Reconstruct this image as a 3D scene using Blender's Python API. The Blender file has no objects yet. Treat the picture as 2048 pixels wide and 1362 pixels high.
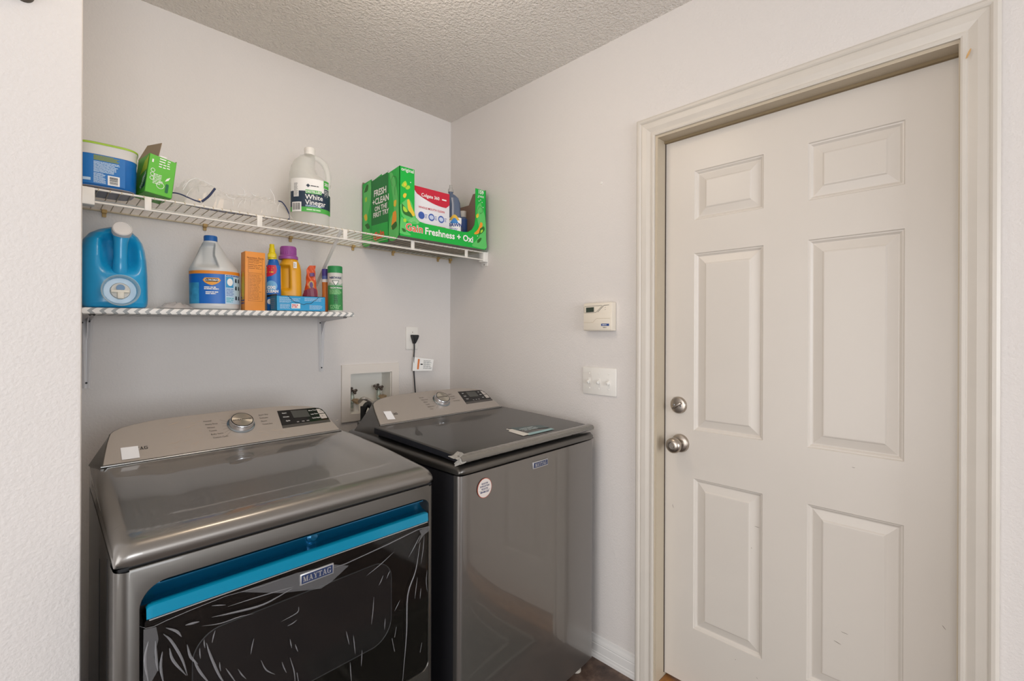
import bpy, bmesh, math, random
import numpy as np
from mathutils import Matrix, Vector

random.seed(7)
SC = bpy.context.scene
COL = SC.collection

# ------------------------------------------------------------------ camera
F_PX, YAW, ROLL, CY, EYE = 948.0, math.radians(44.88), math.radians(0.2117), 666.6, 1.293
FW = np.array([math.sin(YAW), math.cos(YAW), 0.0])
RT0 = np.array([math.cos(YAW), -math.sin(YAW), 0.0]); UP0 = np.array([0, 0, 1.0])
RT = math.cos(ROLL) * RT0 + math.sin(ROLL) * UP0
UP = -math.sin(ROLL) * RT0 + math.cos(ROLL) * UP0
cam_d = bpy.data.cameras.new('camera'); cam = bpy.data.objects.new('camera', cam_d); COL.objects.link(cam)
cam_d.sensor_width = 36.0; cam_d.lens = F_PX / 2048 * 36.0; cam_d.shift_y = -(681 - CY) / 2048
cam_d.clip_start = 0.02
mw = Matrix.Identity(4)
for i in range(3):
    mw[i][0], mw[i][1], mw[i][2] = RT[i], UP[i], -FW[i]
mw[2][3] = EYE
cam.matrix_world = mw
SC.camera = cam

# ------------------------------------------------------------------ light and exposure
SC.view_settings.view_transform = 'Standard'; SC.view_settings.look = 'None'
SC.view_settings.gamma = 1.0; SC.view_settings.use_curve_mapping = False
SC.view_settings.exposure = 0.28
world = bpy.data.worlds.new('world'); SC.world = world; world.use_nodes = True
world.node_tree.nodes['Background'].inputs[0].default_value = (0.75, 0.85, 1.0, 1)
world.node_tree.nodes['Background'].inputs[1].default_value = 0.6

def area(name, loc, rot, sx, sy, power, color):
    l = bpy.data.lights.new(name, 'AREA'); l.shape = 'RECTANGLE'; l.size = sx; l.size_y = sy
    l.energy = power; l.color = color
    o = bpy.data.objects.new(name, l); COL.objects.link(o); o.location = loc; o.rotation_euler = rot
    return o
# daylight entering through the window in the rear wall, and an added fill light before the solid left wall
area('window_daylight', (-0.15, -4.52, 1.40), (math.radians(90), 0, 0), 2.5, 1.9, 100, (0.92, 0.955, 1.0))
area('left_fill_light', (-1.84, 0.15, 1.05), (math.radians(90), 0, math.radians(-90)), 2.0, 2.0, 31, (0.97, 0.98, 1.0))

# ------------------------------------------------------------------ pixel -> place helpers (2048 x 1362 frame)
EYEV = np.array([0, 0, EYE])
def ray(x, y): return FW + RT * (x - 1024) / F_PX - UP * (y - CY) / F_PX
def atX(x, y, X): d = ray(x, y); return EYEV + d * (X / d[0])
def atY(x, y, Y): d = ray(x, y); return EYEV + d * (Y / d[1])
def atZ(x, y, Z): d = ray(x, y); return EYEV + d * ((Z - EYE) / d[2])

# ------------------------------------------------------------------ materials
def lin(c): return c / 12.92 if c <= 0.04045 else ((c + 0.055) / 1.055) ** 2.4
def rgb(h):
    h = h.lstrip('#'); return tuple(lin(int(h[i:i + 2], 16) / 255) for i in (0, 2, 4)) + (1,)
MATS = {}
def mat(name, col, rough=0.5, metal=0.0, spec=0.5, coat=0.0, coat_rough=0.05, bump=0.0, bscale=200.0, bdetail=3.0,
        var=0.0, vscale=6.0, trans=0.0, ior=1.45, alpha=1.0, emit=None, estr=0.0, aniso=0.0, sheen=0.0, bdist=0.002, sss=0.0):
    if name in MATS: return MATS[name]
    m = bpy.data.materials.new(name); m.use_nodes = True
    nt = m.node_tree; b = nt.nodes['Principled BSDF']
    c = rgb(col) if isinstance(col, str) else col
    b.inputs['Base Color'].default_value = c
    b.inputs['Roughness'].default_value = rough; b.inputs['Metallic'].default_value = metal
    b.inputs['Specular IOR Level'].default_value = spec
    b.inputs['Coat Weight'].default_value = coat; b.inputs['Coat Roughness'].default_value = coat_rough
    b.inputs['Transmission Weight'].default_value = trans; b.inputs['IOR'].default_value = ior
    b.inputs['Alpha'].default_value = alpha
    b.inputs['Anisotropic'].default_value = aniso
    if sss: 
        b.inputs['Subsurface Weight'].default_value = sss; b.inputs['Subsurface Radius'].default_value = (0.02, 0.02, 0.02)
    if emit:
        b.inputs['Emission Color'].default_value = rgb(emit); b.inputs['Emission Strength'].default_value = estr
    tc = None
    if bump or var or aniso:
        tc = nt.nodes.new('ShaderNodeTexCoord')
    if bump:
        n = nt.nodes.new('ShaderNodeTexNoise'); n.inputs['Scale'].default_value = bscale; n.inputs['Detail'].default_value = bdetail
        nt.links.new(tc.outputs['Object'], n.inputs['Vector'])
        bp = nt.nodes.new('ShaderNodeBump'); bp.inputs['Strength'].default_value = bump; bp.inputs['Distance'].default_value = bdist
        nt.links.new(n.outputs['Fac'], bp.inputs['Height']); nt.links.new(bp.outputs['Normal'], b.inputs['Normal'])
    if var:
        n2 = nt.nodes.new('ShaderNodeTexNoise'); n2.inputs['Scale'].default_value = vscale; n2.inputs['Detail'].default_value = 4
        nt.links.new(tc.outputs['Object'], n2.inputs['Vector'])
        rp = nt.nodes.new('ShaderNodeValToRGB')
        rp.color_ramp.elements[0].position = 0.3; rp.color_ramp.elements[1].position = 0.7
        rp.color_ramp.elements[0].color = tuple(v * (1 - var) for v in c[:3]) + (1,)
        rp.color_ramp.elements[1].color = tuple(min(1, v * (1 + var)) for v in c[:3]) + (1,)
        nt.links.new(n2.outputs['Fac'], rp.inputs['Fac']); nt.links.new(rp.outputs['Color'], b.inputs['Base Color'])
    if aniso:
        tg = nt.nodes.new('ShaderNodeTangent'); tg.direction_type = 'RADIAL'; tg.axis = 'Z'
        nt.links.new(tg.outputs['Tangent'], b.inputs['Tangent'])
    MATS[name] = m
    return m

M_WALL = mat('wall_paint', '#dcd7d3', rough=0.65, bump=0.32, bscale=165, bdetail=2.5, bdist=0.0035)
M_CEIL = mat('ceiling_texture', '#efe9e2', rough=0.9, bump=1.0, bscale=115, bdetail=3.5, bdist=0.012)
M_TRIM = mat('trim_paint', '#d0c9bf', rough=0.35, var=0.02, vscale=9)
M_JAMB = mat('jamb_paint', '#bfb29d', rough=0.45, var=0.03, vscale=12)
M_DOOR = mat('door_paint', '#d6cfc6', rough=0.33, var=0.015, vscale=3)
M_BASE = mat('baseboard_paint', '#dedcd9', rough=0.35)
M_WHITE = mat('white_plastic', '#e9e6e0', rough=0.35)
M_PAPERW = mat('white_print', '#f0efec', rough=0.5)
M_BLACK = mat('black_print', '#1b1b1d', rough=0.5)
M_STEEL = mat('satin_nickel', '#b5aca2', rough=0.28, metal=1.0)
M_CHROME = mat('chrome', '#d8dade', rough=0.12, metal=1.0)
M_BRASS = mat('brass', '#cdb596', rough=0.3, metal=.75, var=0.15, vscale=60)
M_GREYPRINT = mat('grey_print', '#6f6f6f', rough=0.5)

# ------------------------------------------------------------------ object helpers
def link(o, parent=None):
    COL.objects.link(o)
    if parent is not None: o.parent = parent
    return o
def tag(o, label=None, cat=None, group=None, kind=None):
    if label: o['label'] = label
    if cat: o['category'] = cat
    if group: o['group'] = group
    if kind: o['kind'] = kind
    return o
def thing(name, loc=(0, 0, 0), rotz=0.0, label=None, cat=None, group=None, rot=None):
    o = bpy.data.objects.new(name, None); link(o); o.location = loc; o.empty_display_size = 0.05
    o.rotation_euler = rot if rot else (0, 0, rotz)
    return tag(o, label, cat, group)
def mesh_obj(name, verts, faces, m, parent=None, smooth=False, mats=None, fm=None):
    me = bpy.data.meshes.new(name); me.from_pydata([tuple(map(float, v)) for v in verts], [], faces); me.update()
    for mm in (mats or [m]): me.materials.append(mm)
    if fm:
        for p, k in zip(me.polygons, fm): p.material_index = k
    if smooth:
        for p in me.polygons: p.use_smooth = True
    return link(bpy.data.objects.new(name, me), parent)
def bm_obj(name, bm, m, parent=None, smooth=False, angle=None, mats=None):
    bmesh.ops.recalc_face_normals(bm, faces=bm.faces)
    me = bpy.data.meshes.new(name); bm.to_mesh(me); bm.free()
    for mm in (mats or [m]): me.materials.append(mm)
    if smooth or angle:
        for p in me.polygons: p.use_smooth = True
        if angle: me.set_sharp_from_angle(angle=math.radians(angle))
    return link(bpy.data.objects.new(name, me), parent)
def new_bm(): return bmesh.new()
def add_box(bm, lo, hi, bev=0.0, seg=2):
    r = bmesh.ops.create_cube(bm, size=1.0)
    for v in r['verts']:
        for k in range(3): v.co[k] = lo[k] + (v.co[k] + 0.5) * (hi[k] - lo[k])
    if bev > 0:
        es = list({e for v in r['verts'] for e in v.link_edges})
        bmesh.ops.bevel(bm, geom=es, offset=bev, segments=seg, profile=0.5, affect='EDGES')
def box(name, lo, hi, m, parent=None, bev=0.0, seg=2):
    bm = new_bm(); add_box(bm, lo, hi, bev, seg)
    return bm_obj(name, bm, m, parent, smooth=bev > 0, angle=40 if bev > 0 else None)
def basis(n):
    n = Vector(n).normalized(); a = Vector((0, 0, 1)) if abs(n.z) < 0.9 else Vector((1, 0, 0))
    u = a.cross(n).normalized(); v = n.cross(u); return u, v, n
def add_tube(bm, pts, r, seg=8, cap=True, closed=False):
    pts = [Vector(tuple(map(float, p))) for p in pts]; rr = r if isinstance(r, (list, tuple)) else [r] * len(pts)
    rings = []; pu = None
    for i, p in enumerate(pts):
        if closed: d = pts[(i + 1) % len(pts)] - pts[i - 1]
        else: d = pts[min(i + 1, len(pts) - 1)] - pts[max(i - 1, 0)]
        d.normalize()
        if pu is None: u, v, _ = basis(d)
        else:
            u = (pu - d * pu.dot(d)).normalized(); v = d.cross(u)
        pu = u
        rings.append([bm.verts.new(p + (u * math.cos(2 * math.pi * k / seg) + v * math.sin(2 * math.pi * k / seg)) * rr[i]) for k in range(seg)])
    n = len(rings)
    for i in range(n if closed else n - 1):
        a, b = rings[i], rings[(i + 1) % n]
        for k in range(seg): bm.faces.new((a[k], a[(k + 1) % seg], b[(k + 1) % seg], b[k]))
    if cap and not closed:
        bm.faces.new(rings[0][::-1]); bm.faces.new(rings[-1])
def tube(name, pts, r, m, parent=None, seg=8, closed=False):
    bm = new_bm(); add_tube(bm, pts, r, seg, closed=closed); return bm_obj(name, bm, m, parent, smooth=True, angle=50)
def spline(pts, n=8):
    P = [np.array(p, float) for p in pts]; P = [2 * P[0] - P[1]] + P + [2 * P[-1] - P[-2]]; out = []
    for i in range(1, len(P) - 2):
        for k in range(n):
            t = k / n; a, b, c, d = P[i - 1:i + 3]
            out.append(0.5 * (2 * b + (c - a) * t + (2 * a - 5 * b + 4 * c - d) * t * t + (3 * b - 3 * c + d - a) * t ** 3))
    out.append(P[-2]); return out
def lathe(name, prof, m, parent=None, seg=32, M=None, smooth_angle=35):
    # prof: list of (r, z); M maps the local axis frame
    bm = new_bm(); rings = []
    for r, z in prof:
        if r < 1e-6: rings.append([bm.verts.new((0, 0, z))])
        else: rings.append([bm.verts.new((r * math.cos(2 * math.pi * k / seg), r * math.sin(2 * math.pi * k / seg), z)) for k in range(seg)])
    for a, b in zip(rings, rings[1:]):
        for k in range(seg):
            k2 = (k + 1) % seg
            if len(a) == 1 and len(b) == 1: continue
            if len(a) == 1: bm.faces.new((a[0], b[k2], b[k]))
            elif len(b) == 1: bm.faces.new((a[k], a[k2], b[0]))
            else: bm.faces.new((a[k], a[k2], b[k2], b[k]))
    if len(rings[0]) > 1: bm.faces.new(rings[0][::-1])
    if len(rings[-1]) > 1: bm.faces.new(rings[-1])
    if M is not None: bmesh.ops.transform(bm, matrix=M, verts=bm.verts)
    return bm_obj(name, bm, m, parent, smooth=True, angle=smooth_angle)
def frame_mat(o, u, v):
    u = Vector(tuple(map(float, u))).normalized(); v = Vector(tuple(map(float, v))).normalized(); n = u.cross(v)
    M = Matrix.Identity(4)
    for i in range(3): M[i][0], M[i][1], M[i][2], M[i][3] = u[i], v[i], n[i], float(o[i])
    return M
def sup(a, n):  # superellipse unit point
    c, s = math.cos(a), math.sin(a)
    return math.copysign(abs(c) ** (2 / n), c), math.copysign(abs(s) ** (2 / n), s)
def loft(name, secs, m, parent=None, seg=40, deform=None, angle=45, cap=True):
    # secs: (z, rx, ry, exponent, cx, cy)
    bm = new_bm(); rings = []
    for s in secs:
        z, rx, ry, n = s[:4]; cx, cy = (s[4], s[5]) if len(s) > 4 else (0, 0)
        ring = []
        for k in range(seg):
            x, y = sup(2 * math.pi * k / seg, n); p = (cx + rx * x, cy + ry * y, z)
            if deform: p = deform(*p)
            ring.append(bm.verts.new(p))
        rings.append(ring)
    for a, b in zip(rings, rings[1:]):
        for k in range(seg): bm.faces.new((a[k], a[(k + 1) % seg], b[(k + 1) % seg], b[k]))
    if cap: bm.faces.new(rings[0][::-1]); bm.faces.new(rings[-1])
    return bm_obj(name, bm, m, parent, smooth=True, angle=angle)
def interp_secs(keys, n=40):
    # smooth interpolation of section keys over z
    zs = [k[0] for k in keys]; out = []
    for i in range(n + 1):
        z = zs[0] + (zs[-1] - zs[0]) * i / n
        out.append(tuple([z] + [float(np.interp(z, zs, [k[j] for k in keys])) for j in range(1, len(keys[0]))]))
    return sorted(set(out + [tuple(map(float, k)) for k in keys]))
def poly_panel(name, pts, M, th, m, parent=None, m_back=None):
    # flat polygon (2D pts, may be concave) extruded by th behind its face; face looks along +n of M
    bm = new_bm()
    vs = [bm.verts.new((p[0], p[1], 0)) for p in pts]; f = bm.faces.new(vs)
    if f.normal.z < 0 or (f.normal_update() or f.normal.z < 0): f.normal_flip()
    if th > 0:
        vb = [bm.verts.new((p[0], p[1], -th)) for p in pts]
        n = len(vs)
        fb = bm.faces.new(vb[::-1] if f.verts[0] == vs[0] and f.verts[1] == vs[1] else vb)
        for i in range(n):
            bm.faces.new((vs[i], vs[(i + 1) % n], vb[(i + 1) % n], vb[i]))
        if m_back:
            fb.material_index = 1
        bmesh.ops.recalc_face_normals(bm, faces=bm.faces)
    bmesh.ops.transform(bm, matrix=M, verts=bm.verts)
    me = bpy.data.meshes.new(name); bm.to_mesh(me); bm.free(); me.materials.append(m)
    if m_back: me.materials.append(m_back)
    return link(bpy.data.objects.new(name, me), parent)
def rrect(x0, y0, x1, y1, r, n=5):
    out = []
    for cx, cy, a0 in ((x1 - r, y1 - r, 0), (x0 + r, y1 - r, 90), (x0 + r, y0 + r, 180), (x1 - r, y0 + r, 270)):
        for k in range(n + 1):
            a = math.radians(a0 + 90 * k / n); out.append((cx + r * math.cos(a), cy + r * math.sin(a)))
    return out
def ellipse(cx, cy, rx, ry, n=24, a=0):
    ca, sa = math.cos(a), math.sin(a)
    return [(cx + ca * rx * math.cos(t) - sa * ry * math.sin(t), cy + sa * rx * math.cos(t) + ca * ry * math.sin(t)) for t in (2 * math.pi * k / n for k in range(n))]

_text_cache = {}
def text_geo(s, size, bold=0.0, spacing=1.0, xscale=1.0, align='CENTER'):
    key = (s, bold, spacing, align)
    if key not in _text_cache:
        cu = bpy.data.curves.new('txt', 'FONT'); cu.body = s; cu.size = 1.0; cu.align_x = align; cu.align_y = 'CENTER'
        cu.offset = bold; cu.space_character = spacing; cu.resolution_u = 2; cu.fill_mode = 'FRONT'
        o = bpy.data.objects.new('txt', cu); COL.objects.link(o)
        dg = bpy.context.evaluated_depsgraph_get(); me = bpy.data.meshes.new_from_object(o.evaluated_get(dg))
        vs = [tuple(v.co) for v in me.vertices]; fs = [tuple(p.vertices) for p in me.polygons]
        bpy.data.objects.remove(o); bpy.data.curves.remove(cu); bpy.data.meshes.remove(me)
        _text_cache[key] = (vs, fs)
    vs, fs = _text_cache[key]
    return [(v[0] * size * xscale, v[1] * size) for v in vs], fs
def text(name, s, M, size, m, parent=None, bold=0.0, spacing=1.0, xscale=1.0, align='CENTER', at=(0, 0), wrap=None, lift=0.0004):
    vs, fs = text_geo(s, size, bold, spacing, xscale, align)
    out = []
    for x, y in vs:
        x += at[0]; y += at[1]
        if wrap: out.append(wrap(x, y, lift))
        else: out.append(tuple(M @ Vector((x, y, lift))))
    return mesh_obj(name, out, fs, m, parent)
def dashes(name, x0, y0, x1, y1, rows, M, m, parent=None, fill=0.55, wrap=None, lift=0.0004, seed=1, gap=0.25):
    rnd = random.Random(seed); vs = []; fs = []; h = (y1 - y0) / rows
    for r in range(rows):
        y = y1 - h * (r + 0.5); x = x0; xe = x0 + (x1 - x0) * rnd.uniform(0.72, 1.0)
        while x < xe:
            w = min(xe - x, h * rnd.uniform(0.8, 3.2))
            k = len(vs)
            for px, py in ((x, y - h * fill / 2), (x + w, y - h * fill / 2), (x + w, y + h * fill / 2), (x, y + h * fill / 2)):
                vs.append(wrap(px, py, lift) if wrap else tuple(M @ Vector((px, py, lift))))
            fs.append((k, k + 1, k + 2, k + 3)); x += w + h * gap * rnd.uniform(0.8, 1.6)
    return mesh_obj(name, vs, fs, m, parent)
def shape(name, pts, M, m, parent=None, wrap=None, lift=0.0003):
    # flat printed shape; fan from its centre so it can follow a curved label
    if wrap:
        bm = new_bm(); vs = [bm.verts.new((p[0], p[1], 0)) for p in pts]; f = bm.faces.new(vs); f.normal_update()
        if f.normal.z < 0: f.normal_flip()
        bmesh.ops.triangulate(bm, faces=bm.faces)
        for _ in range(2):
            bmesh.ops.subdivide_edges(bm, edges=[e for e in bm.edges if e.calc_length() > 0.008], cuts=1)
            bmesh.ops.triangulate(bm, faces=bm.faces)
        for v in bm.verts: v.co = wrap(v.co.x, v.co.y, lift)
        me = bpy.data.meshes.new(name); bm.to_mesh(me); bm.free(); me.materials.append(m)
        return link(bpy.data.objects.new(name, me), parent)
    MM = M @ Matrix.Translation((0, 0, lift))
    return poly_panel(name, pts, MM, 0.0, m, parent)
def serif_maytag(name, M, h, m, parent, wide=1.0):
    # slab-serif capitals drawn as strokes (unit height 1)
    def st(x0, y0, x1, y1, w): # stroke quad with horizontal ends
        return [(x0 - w / 2, y0), (x0 + w / 2, y0), (x1 + w / 2, y1), (x1 - w / 2, y1)]
    def rc(x0, y0, x1, y1): return [(x0, y0), (x1, y0), (x1, y1), (x0, y1)]
    s = 0.16
    A = [st(0.16, 0, 0.43, 1, .11), st(0.78, 0, 0.47, 1, .24), rc(.26, .28, .66, .40), rc(0, 0, .34, s * .8), rc(.58, 0, .98, s * .8)]
    L = {
        'M': ([rc(.1, 0, .22, 1), st(.24, 1, .56, 0, .24), st(.88, 1, .58, 0, .11), rc(.84, 0, 1.08, 1), rc(0, 0, .34, s * .8), rc(.74, 0, 1.18, s * .8), rc(0, 1 - s * .8, .3, 1), rc(.86, 1 - s * .8, 1.18, 1)], 1.22),
        'A': (A, 1.0),
        'Y': ([st(.2, 1, .47, .45, .24), st(.8, 1, .5, .45, .11), rc(.37, 0, .61, .5), rc(.24, 0, .74, s * .8), rc(0, 1 - s * .8, .42, 1), rc(.62, 1 - s * .8, .98, 1)], 1.0),
        'T': ([rc(.34, 0, .58, 1), rc(.2, 0, .72, s * .8), rc(0, 1 - s, .92, 1), rc(0, .68, .1, 1), rc(.82, .68, .92, 1)], .96),
        'G': ([rc(.02, .25, .25, .75), st(.12, .75, .3, 1, .22), st(.12, .25, .3, 0, .22), rc(.26, .86, .78, 1), rc(.26, 0, .78, .14), rc(.68, 0, .9, .42), rc(.54, .32, 1.0, .44), rc(.76, .66, .88, 1)], 1.02)}
    vs = []; fs = []; x = 0
    tot = sum(L[c][1] for c in 'MAYTAG') + .08 * 5
    for c in 'MAYTAG':
        for q in L[c][0]:
            k = len(vs)
            for px, py in q: vs.append(tuple(M @ Vector(((x + px - tot / 2) * h * wide * .8, (py - .5) * h, 0.0006))))
            fs.append((k, k + 1, k + 2, k + 3))
        x += L[c][1] + .08
    return mesh_obj(name, vs, fs, m, parent)

# ================================================================== THE ROOM
WX, YB, ZC = 1.585, 2.070, 2.44          # right wall plane, back wall plane, ceiling height
XL, YL = 0.055, 1.18                     # alcove side of the left wall, and its end facing the camera
XF, YR = -1.90, -4.60                    # far left wall and rear wall, behind the camera
DY0, DY1, DZ = 0.052, 0.846, 2.003       # door opening in the right wall

def boxes(name, lst, m, parent=None, bev=0):
    bm = new_bm()
    for lo, hi in lst: add_box(bm, lo, hi, bev)
    return bm_obj(name, bm, m, parent)

def floor_mat():
    m = bpy.data.materials.new('mottled_brown_floor'); m.use_nodes = True; nt = m.node_tree; b = nt.nodes['Principled BSDF']
    tc = nt.nodes.new('ShaderNodeTexCoord')
    n1 = nt.nodes.new('ShaderNodeTexNoise'); n1.inputs['Scale'].default_value = 9; n1.inputs['Detail'].default_value = 9; n1.inputs['Roughness'].default_value = 0.68
    nt.links.new(tc.outputs['Object'], n1.inputs['Vector'])
    rp = nt.nodes.new('ShaderNodeValToRGB'); e = rp.color_ramp.elements
    e[0].position, e[0].color = 0.30, rgb('#2f2420'); e[1].position, e[1].color = 0.72, rgb('#a08470')
    e.new(0.48).color = rgb('#55433a'); e.new(0.58).color = rgb('#6f5a4d')
    nt.links.new(n1.outputs['Fac'], rp.inputs['Fac']); nt.links.new(rp.outputs['Color'], b.inputs['Base Color'])
    b.inputs['Roughness'].default_value = 0.5
    bp = nt.nodes.new('ShaderNodeBump'); bp.inputs['Strength'].default_value = 0.2; bp.inputs['Distance'].default_value = 0.002
    nt.links.new(n1.outputs['Fac'], bp.inputs['Height']); nt.links.new(bp.outputs['Normal'], b.inputs['Normal'])
    return m
M_FLOOR = floor_mat()
tag(box('floor', (XF - .1, YR - .1, -0.1), (WX + .15, YB + .15, 0), M_FLOOR), 'mottled dark brown floor', kind='structure')
tag(box('ceiling', (XF - .1, YR - .1, ZC), (WX + .15, YB + .15, ZC + 0.1), M_CEIL), 'textured off-white ceiling', kind='structure')

# back wall with the recess for the laundry valves
BX0, BX1, BZ0, BZ1 = 1.010, 1.223, 0.918, 1.104
wb = boxes('wall_back', [((XF - .1, YB, 0), (BX0, YB + .14, ZC)), ((BX1, YB, 0), (WX + .15, YB + .14, ZC)),
                         ((BX0, YB, 0), (BX1, YB + .14, BZ0)), ((BX0, YB, BZ1), (BX1, YB + .14, ZC))], M_WALL)
tag(wb, 'off-white back wall behind the shelves and the laundry machines', kind='structure')
wr = boxes('wall_right', [((WX, DY1 + .012, 0), (WX + .12, YB + .14, ZC)), ((WX, YR - .1, 0), (WX + .12, DY0 - .012, ZC)),
                          ((WX, DY0 - .012, DZ + .012), (WX + .12, DY1 + .012, ZC))], M_WALL)
tag(wr, 'off-white right wall around the panelled door', kind='structure')
wl = box('wall_left', (XF - .1, YL, 0), (XL, YB, ZC), M_WALL, bev=0.006)
tag(wl, 'near white wall end at the left with orange peel texture', kind='structure')
tag(boxes('wall_far', [((XF - .1, YR, 0), (XF, YL, ZC))], M_WALL), 'wall far to the left', kind='structure')
WINX0, WINX1, WINZ0, WINZ1 = -1.40, 1.10, 0.45, 2.35
rear = boxes('wall_rear', [((XF - .1, YR - .1, 0), (WINX0, YR, ZC)), ((WINX1, YR - .1, 0), (WX + .12, YR, ZC)),
                           ((WINX0, YR - .1, 0), (WINX1, YR, WINZ0)), ((WINX0, YR - .1, WINZ1), (WINX1, YR, ZC))], M_WALL)
tag(rear, 'wall behind the viewpoint with a wide window', kind='structure')
win = thing('window_1', (0, 0, 0)); tag(win, 'wide window behind the viewpoint', kind='structure')
boxes('window_frame', [((WINX0, YR - .06, WINZ0), (WINX0 + .05, YR, WINZ1)), ((WINX1 - .05, YR - .06, WINZ0), (WINX1, YR, WINZ1)),
                       ((WINX0, YR - .06, WINZ0), (WINX1, YR, WINZ0 + .05)), ((WINX0, YR - .06, WINZ1 - .05), (WINX1, YR, WINZ1)),
                       (((WINX0 + WINX1) / 2 - .02, YR - .05, WINZ0), ((WINX0 + WINX1) / 2 + .02, YR - .01, WINZ1))], M_TRIM, win)

# ceiling lamp in front of the machines, above the frame
lamp = thing('ceiling_lamp', (0.62, 1.08, ZC), label='round flush ceiling lamp above the laundry area', cat='lamp')
lathe('lamp_base', [(0.0, 0.0), (0.16, 0.0), (0.165, -0.02), (0.15, -0.03), (0, -0.03)], M_STEEL, lamp)
lathe('lamp_dome', [(0.145, -0.03), (0.14, -0.05), (0.11, -0.075), (0.06, -0.09), (0, -0.094)],
      mat('lamp_glass', '#fff0dc', rough=0.4, emit='#ffe2bd', estr=7.0), lamp)
ll = bpy.data.lights.new('lamp_light', 'POINT'); ll.energy = 3.8; ll.color = (1.0, 0.90, 0.79); ll.shadow_soft_size = 0.14
lo = bpy.data.objects.new('lamp_light', ll); link(lo, lamp); lo.location = (0, 0, -0.26)

# ------------------------------------------------------------------ door, jamb, casing
XD = 1.645
door = thing('door_1', (0, 0, 0)); tag(door, 'white six-panel door with knob and deadbolt', kind='structure')
cols = [(atX(1526, 680, XD)[1], atX(1388, 680, XD)[1]), (atX(1809, 680, XD)[1], atX(1615, 680, XD)[1])]
def zat(x, y): return atX(x, y, XD)[2]
rows = [((zat(1527, 308.6) + zat(1810, 238.4)) / 2, zat(1389, 440) * .5 + zat(1809, 369) * .5),
        ((zat(1389, 507) + zat(1808, 456.6)) / 2, (zat(1387, 859.2) + zat(1807, 925.4)) / 2),
        ((zat(1387, 955.4) + zat(1807, 1052.6)) / 2, zat(1523, 1319))]
D_Y0, D_Y1, D_Z0, D_Z1 = DY0 - 0.004, DY1 - .001, 0.040, 1.996
ycut = [D_Y0, cols[1][0], cols[1][1], cols[0][0], cols[0][1], D_Y1]
zcut = [D_Z0, rows[2][1], rows[2][0], rows[1][1], rows[1][0], rows[0][1], rows[0][0], D_Z1]
bm = new_bm()
def quadX(bm, x, y0, y1, z0, z1):
    bm.faces.new([bm.verts.new(p) for p in ((x, y0, z0), (x, y1, z0), (x, y1, z1), (x, y0, z1))])
for i in range(5):
    for j in range(7):
        if i % 2 == 1 and j % 2 == 1: continue
        quadX(bm, XD, ycut[i], ycut[i + 1], zcut[j], zcut[j + 1])
add_box(bm, (XD + .012, D_Y0, D_Z0), (XD + .044, D_Y1, D_Z1))
for a, b in (((D_Y0, D_Z0), (D_Y1, D_Z0)), ((D_Y0, D_Z1), (D_Y1, D_Z1)), ((D_Y0, D_Z0), (D_Y0, D_Z1)), ((D_Y1, D_Z0), (D_Y1, D_Z1))):
    bm.faces.new([bm.verts.new(p) for p in ((XD, a[0], a[1]), (XD, b[0], b[1]), (XD + .012, b[0], b[1]), (XD + .012, a[0], a[1]))])
bmesh.ops.remove_doubles(bm, verts=bm.verts, dist=1e-5)
bm_obj('door_slab', bm, M_DOOR, door)
for ci in (1, 3):
    for ri in (1, 3, 5):
        y0, y1, z0, z1 = ycut[ci], ycut[ci + 1], zcut[ri], zcut[ri + 1]
        bm = new_bm(); prev = None
        for ins, dep in ((0, 0), (.0025, .0035), (.006, .0045), (.0115, .0095), (.014, .0095), (.037, .0035), (.041, .0010), (.0435, .0006)):
            ring = [bm.verts.new((XD + dep, *p)) for p in ((y0 + ins, z0 + ins), (y1 - ins, z0 + ins), (y1 - ins, z1 - ins), (y0 + ins, z1 - ins))]
            if prev:
                for k in range(4): bm.faces.new((prev[k], prev[(k + 1) % 4], ring[(k + 1) % 4], ring[k]))
            prev = ring
        bm.faces.new(prev)
        bm_obj('door_panel', bm, M_DOOR, door)
def wallX(y, z, x): return Matrix(((0, 0, -1, x), (-1, 0, 0, y), (0, 1, 0, z), (0, 0, 0, 1)))   # local x -> -Y, y -> Z, z (normal) -> -X
# knob
kp = atX(1361, 886, XD); kn = thing('door_knob', (0, 0, 0)); kn.parent = door; tag(kn, 'satin nickel door knob')
K = wallX(kp[1], kp[2], XD)
lathe('rosette', [(0, 0), (.033, 0), (.033, .004), (.030, .010), (.024, .013), (0.014, .016), (0, .016)], M_STEEL, kn, M=K)
lathe('knob_ball', [(0.011, .012), (.011, .030), (.018, .036), (.0255, .044), (.0275, .053), (.026, .061), (.020, .067), (.0125, .0685), (.0115, .066), (.008, .066), (.0075, .069), (0, .069)], M_STEEL, kn, M=K)
dp = atX(1358, 810, XD); db = thing('deadbolt', (0, 0, 0)); db.parent = door; tag(db, 'satin nickel deadbolt with slanted thumb turn')
K = wallX(dp[1], dp[2], XD)
lathe('deadbolt_plate', [(0, 0), (.0305, 0), (.0305, .006), (.027, .011), (.02, .013), (0, .014)], M_STEEL, db, M=K)
bm = new_bm(); add_box(bm, (-.020, -.0045, .012), (.020, .0045, .026), .003)
bmesh.ops.transform(bm, matrix=K @ Matrix.Rotation(math.radians(35), 4, 'Z'), verts=bm.verts)
bm_obj('thumb_turn', bm, M_STEEL, db, smooth=True, angle=40)
for s in (-1, 1):
    lathe('screw', [(0, .012), (.0035, .012), (.0035, .0155), (0, .016)], M_CHROME, db, seg=12, M=K @ Matrix.Translation((s * .013, s * -.001, 0)))
for y, z, w in ((1683, 934, .007),):
    pass
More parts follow.
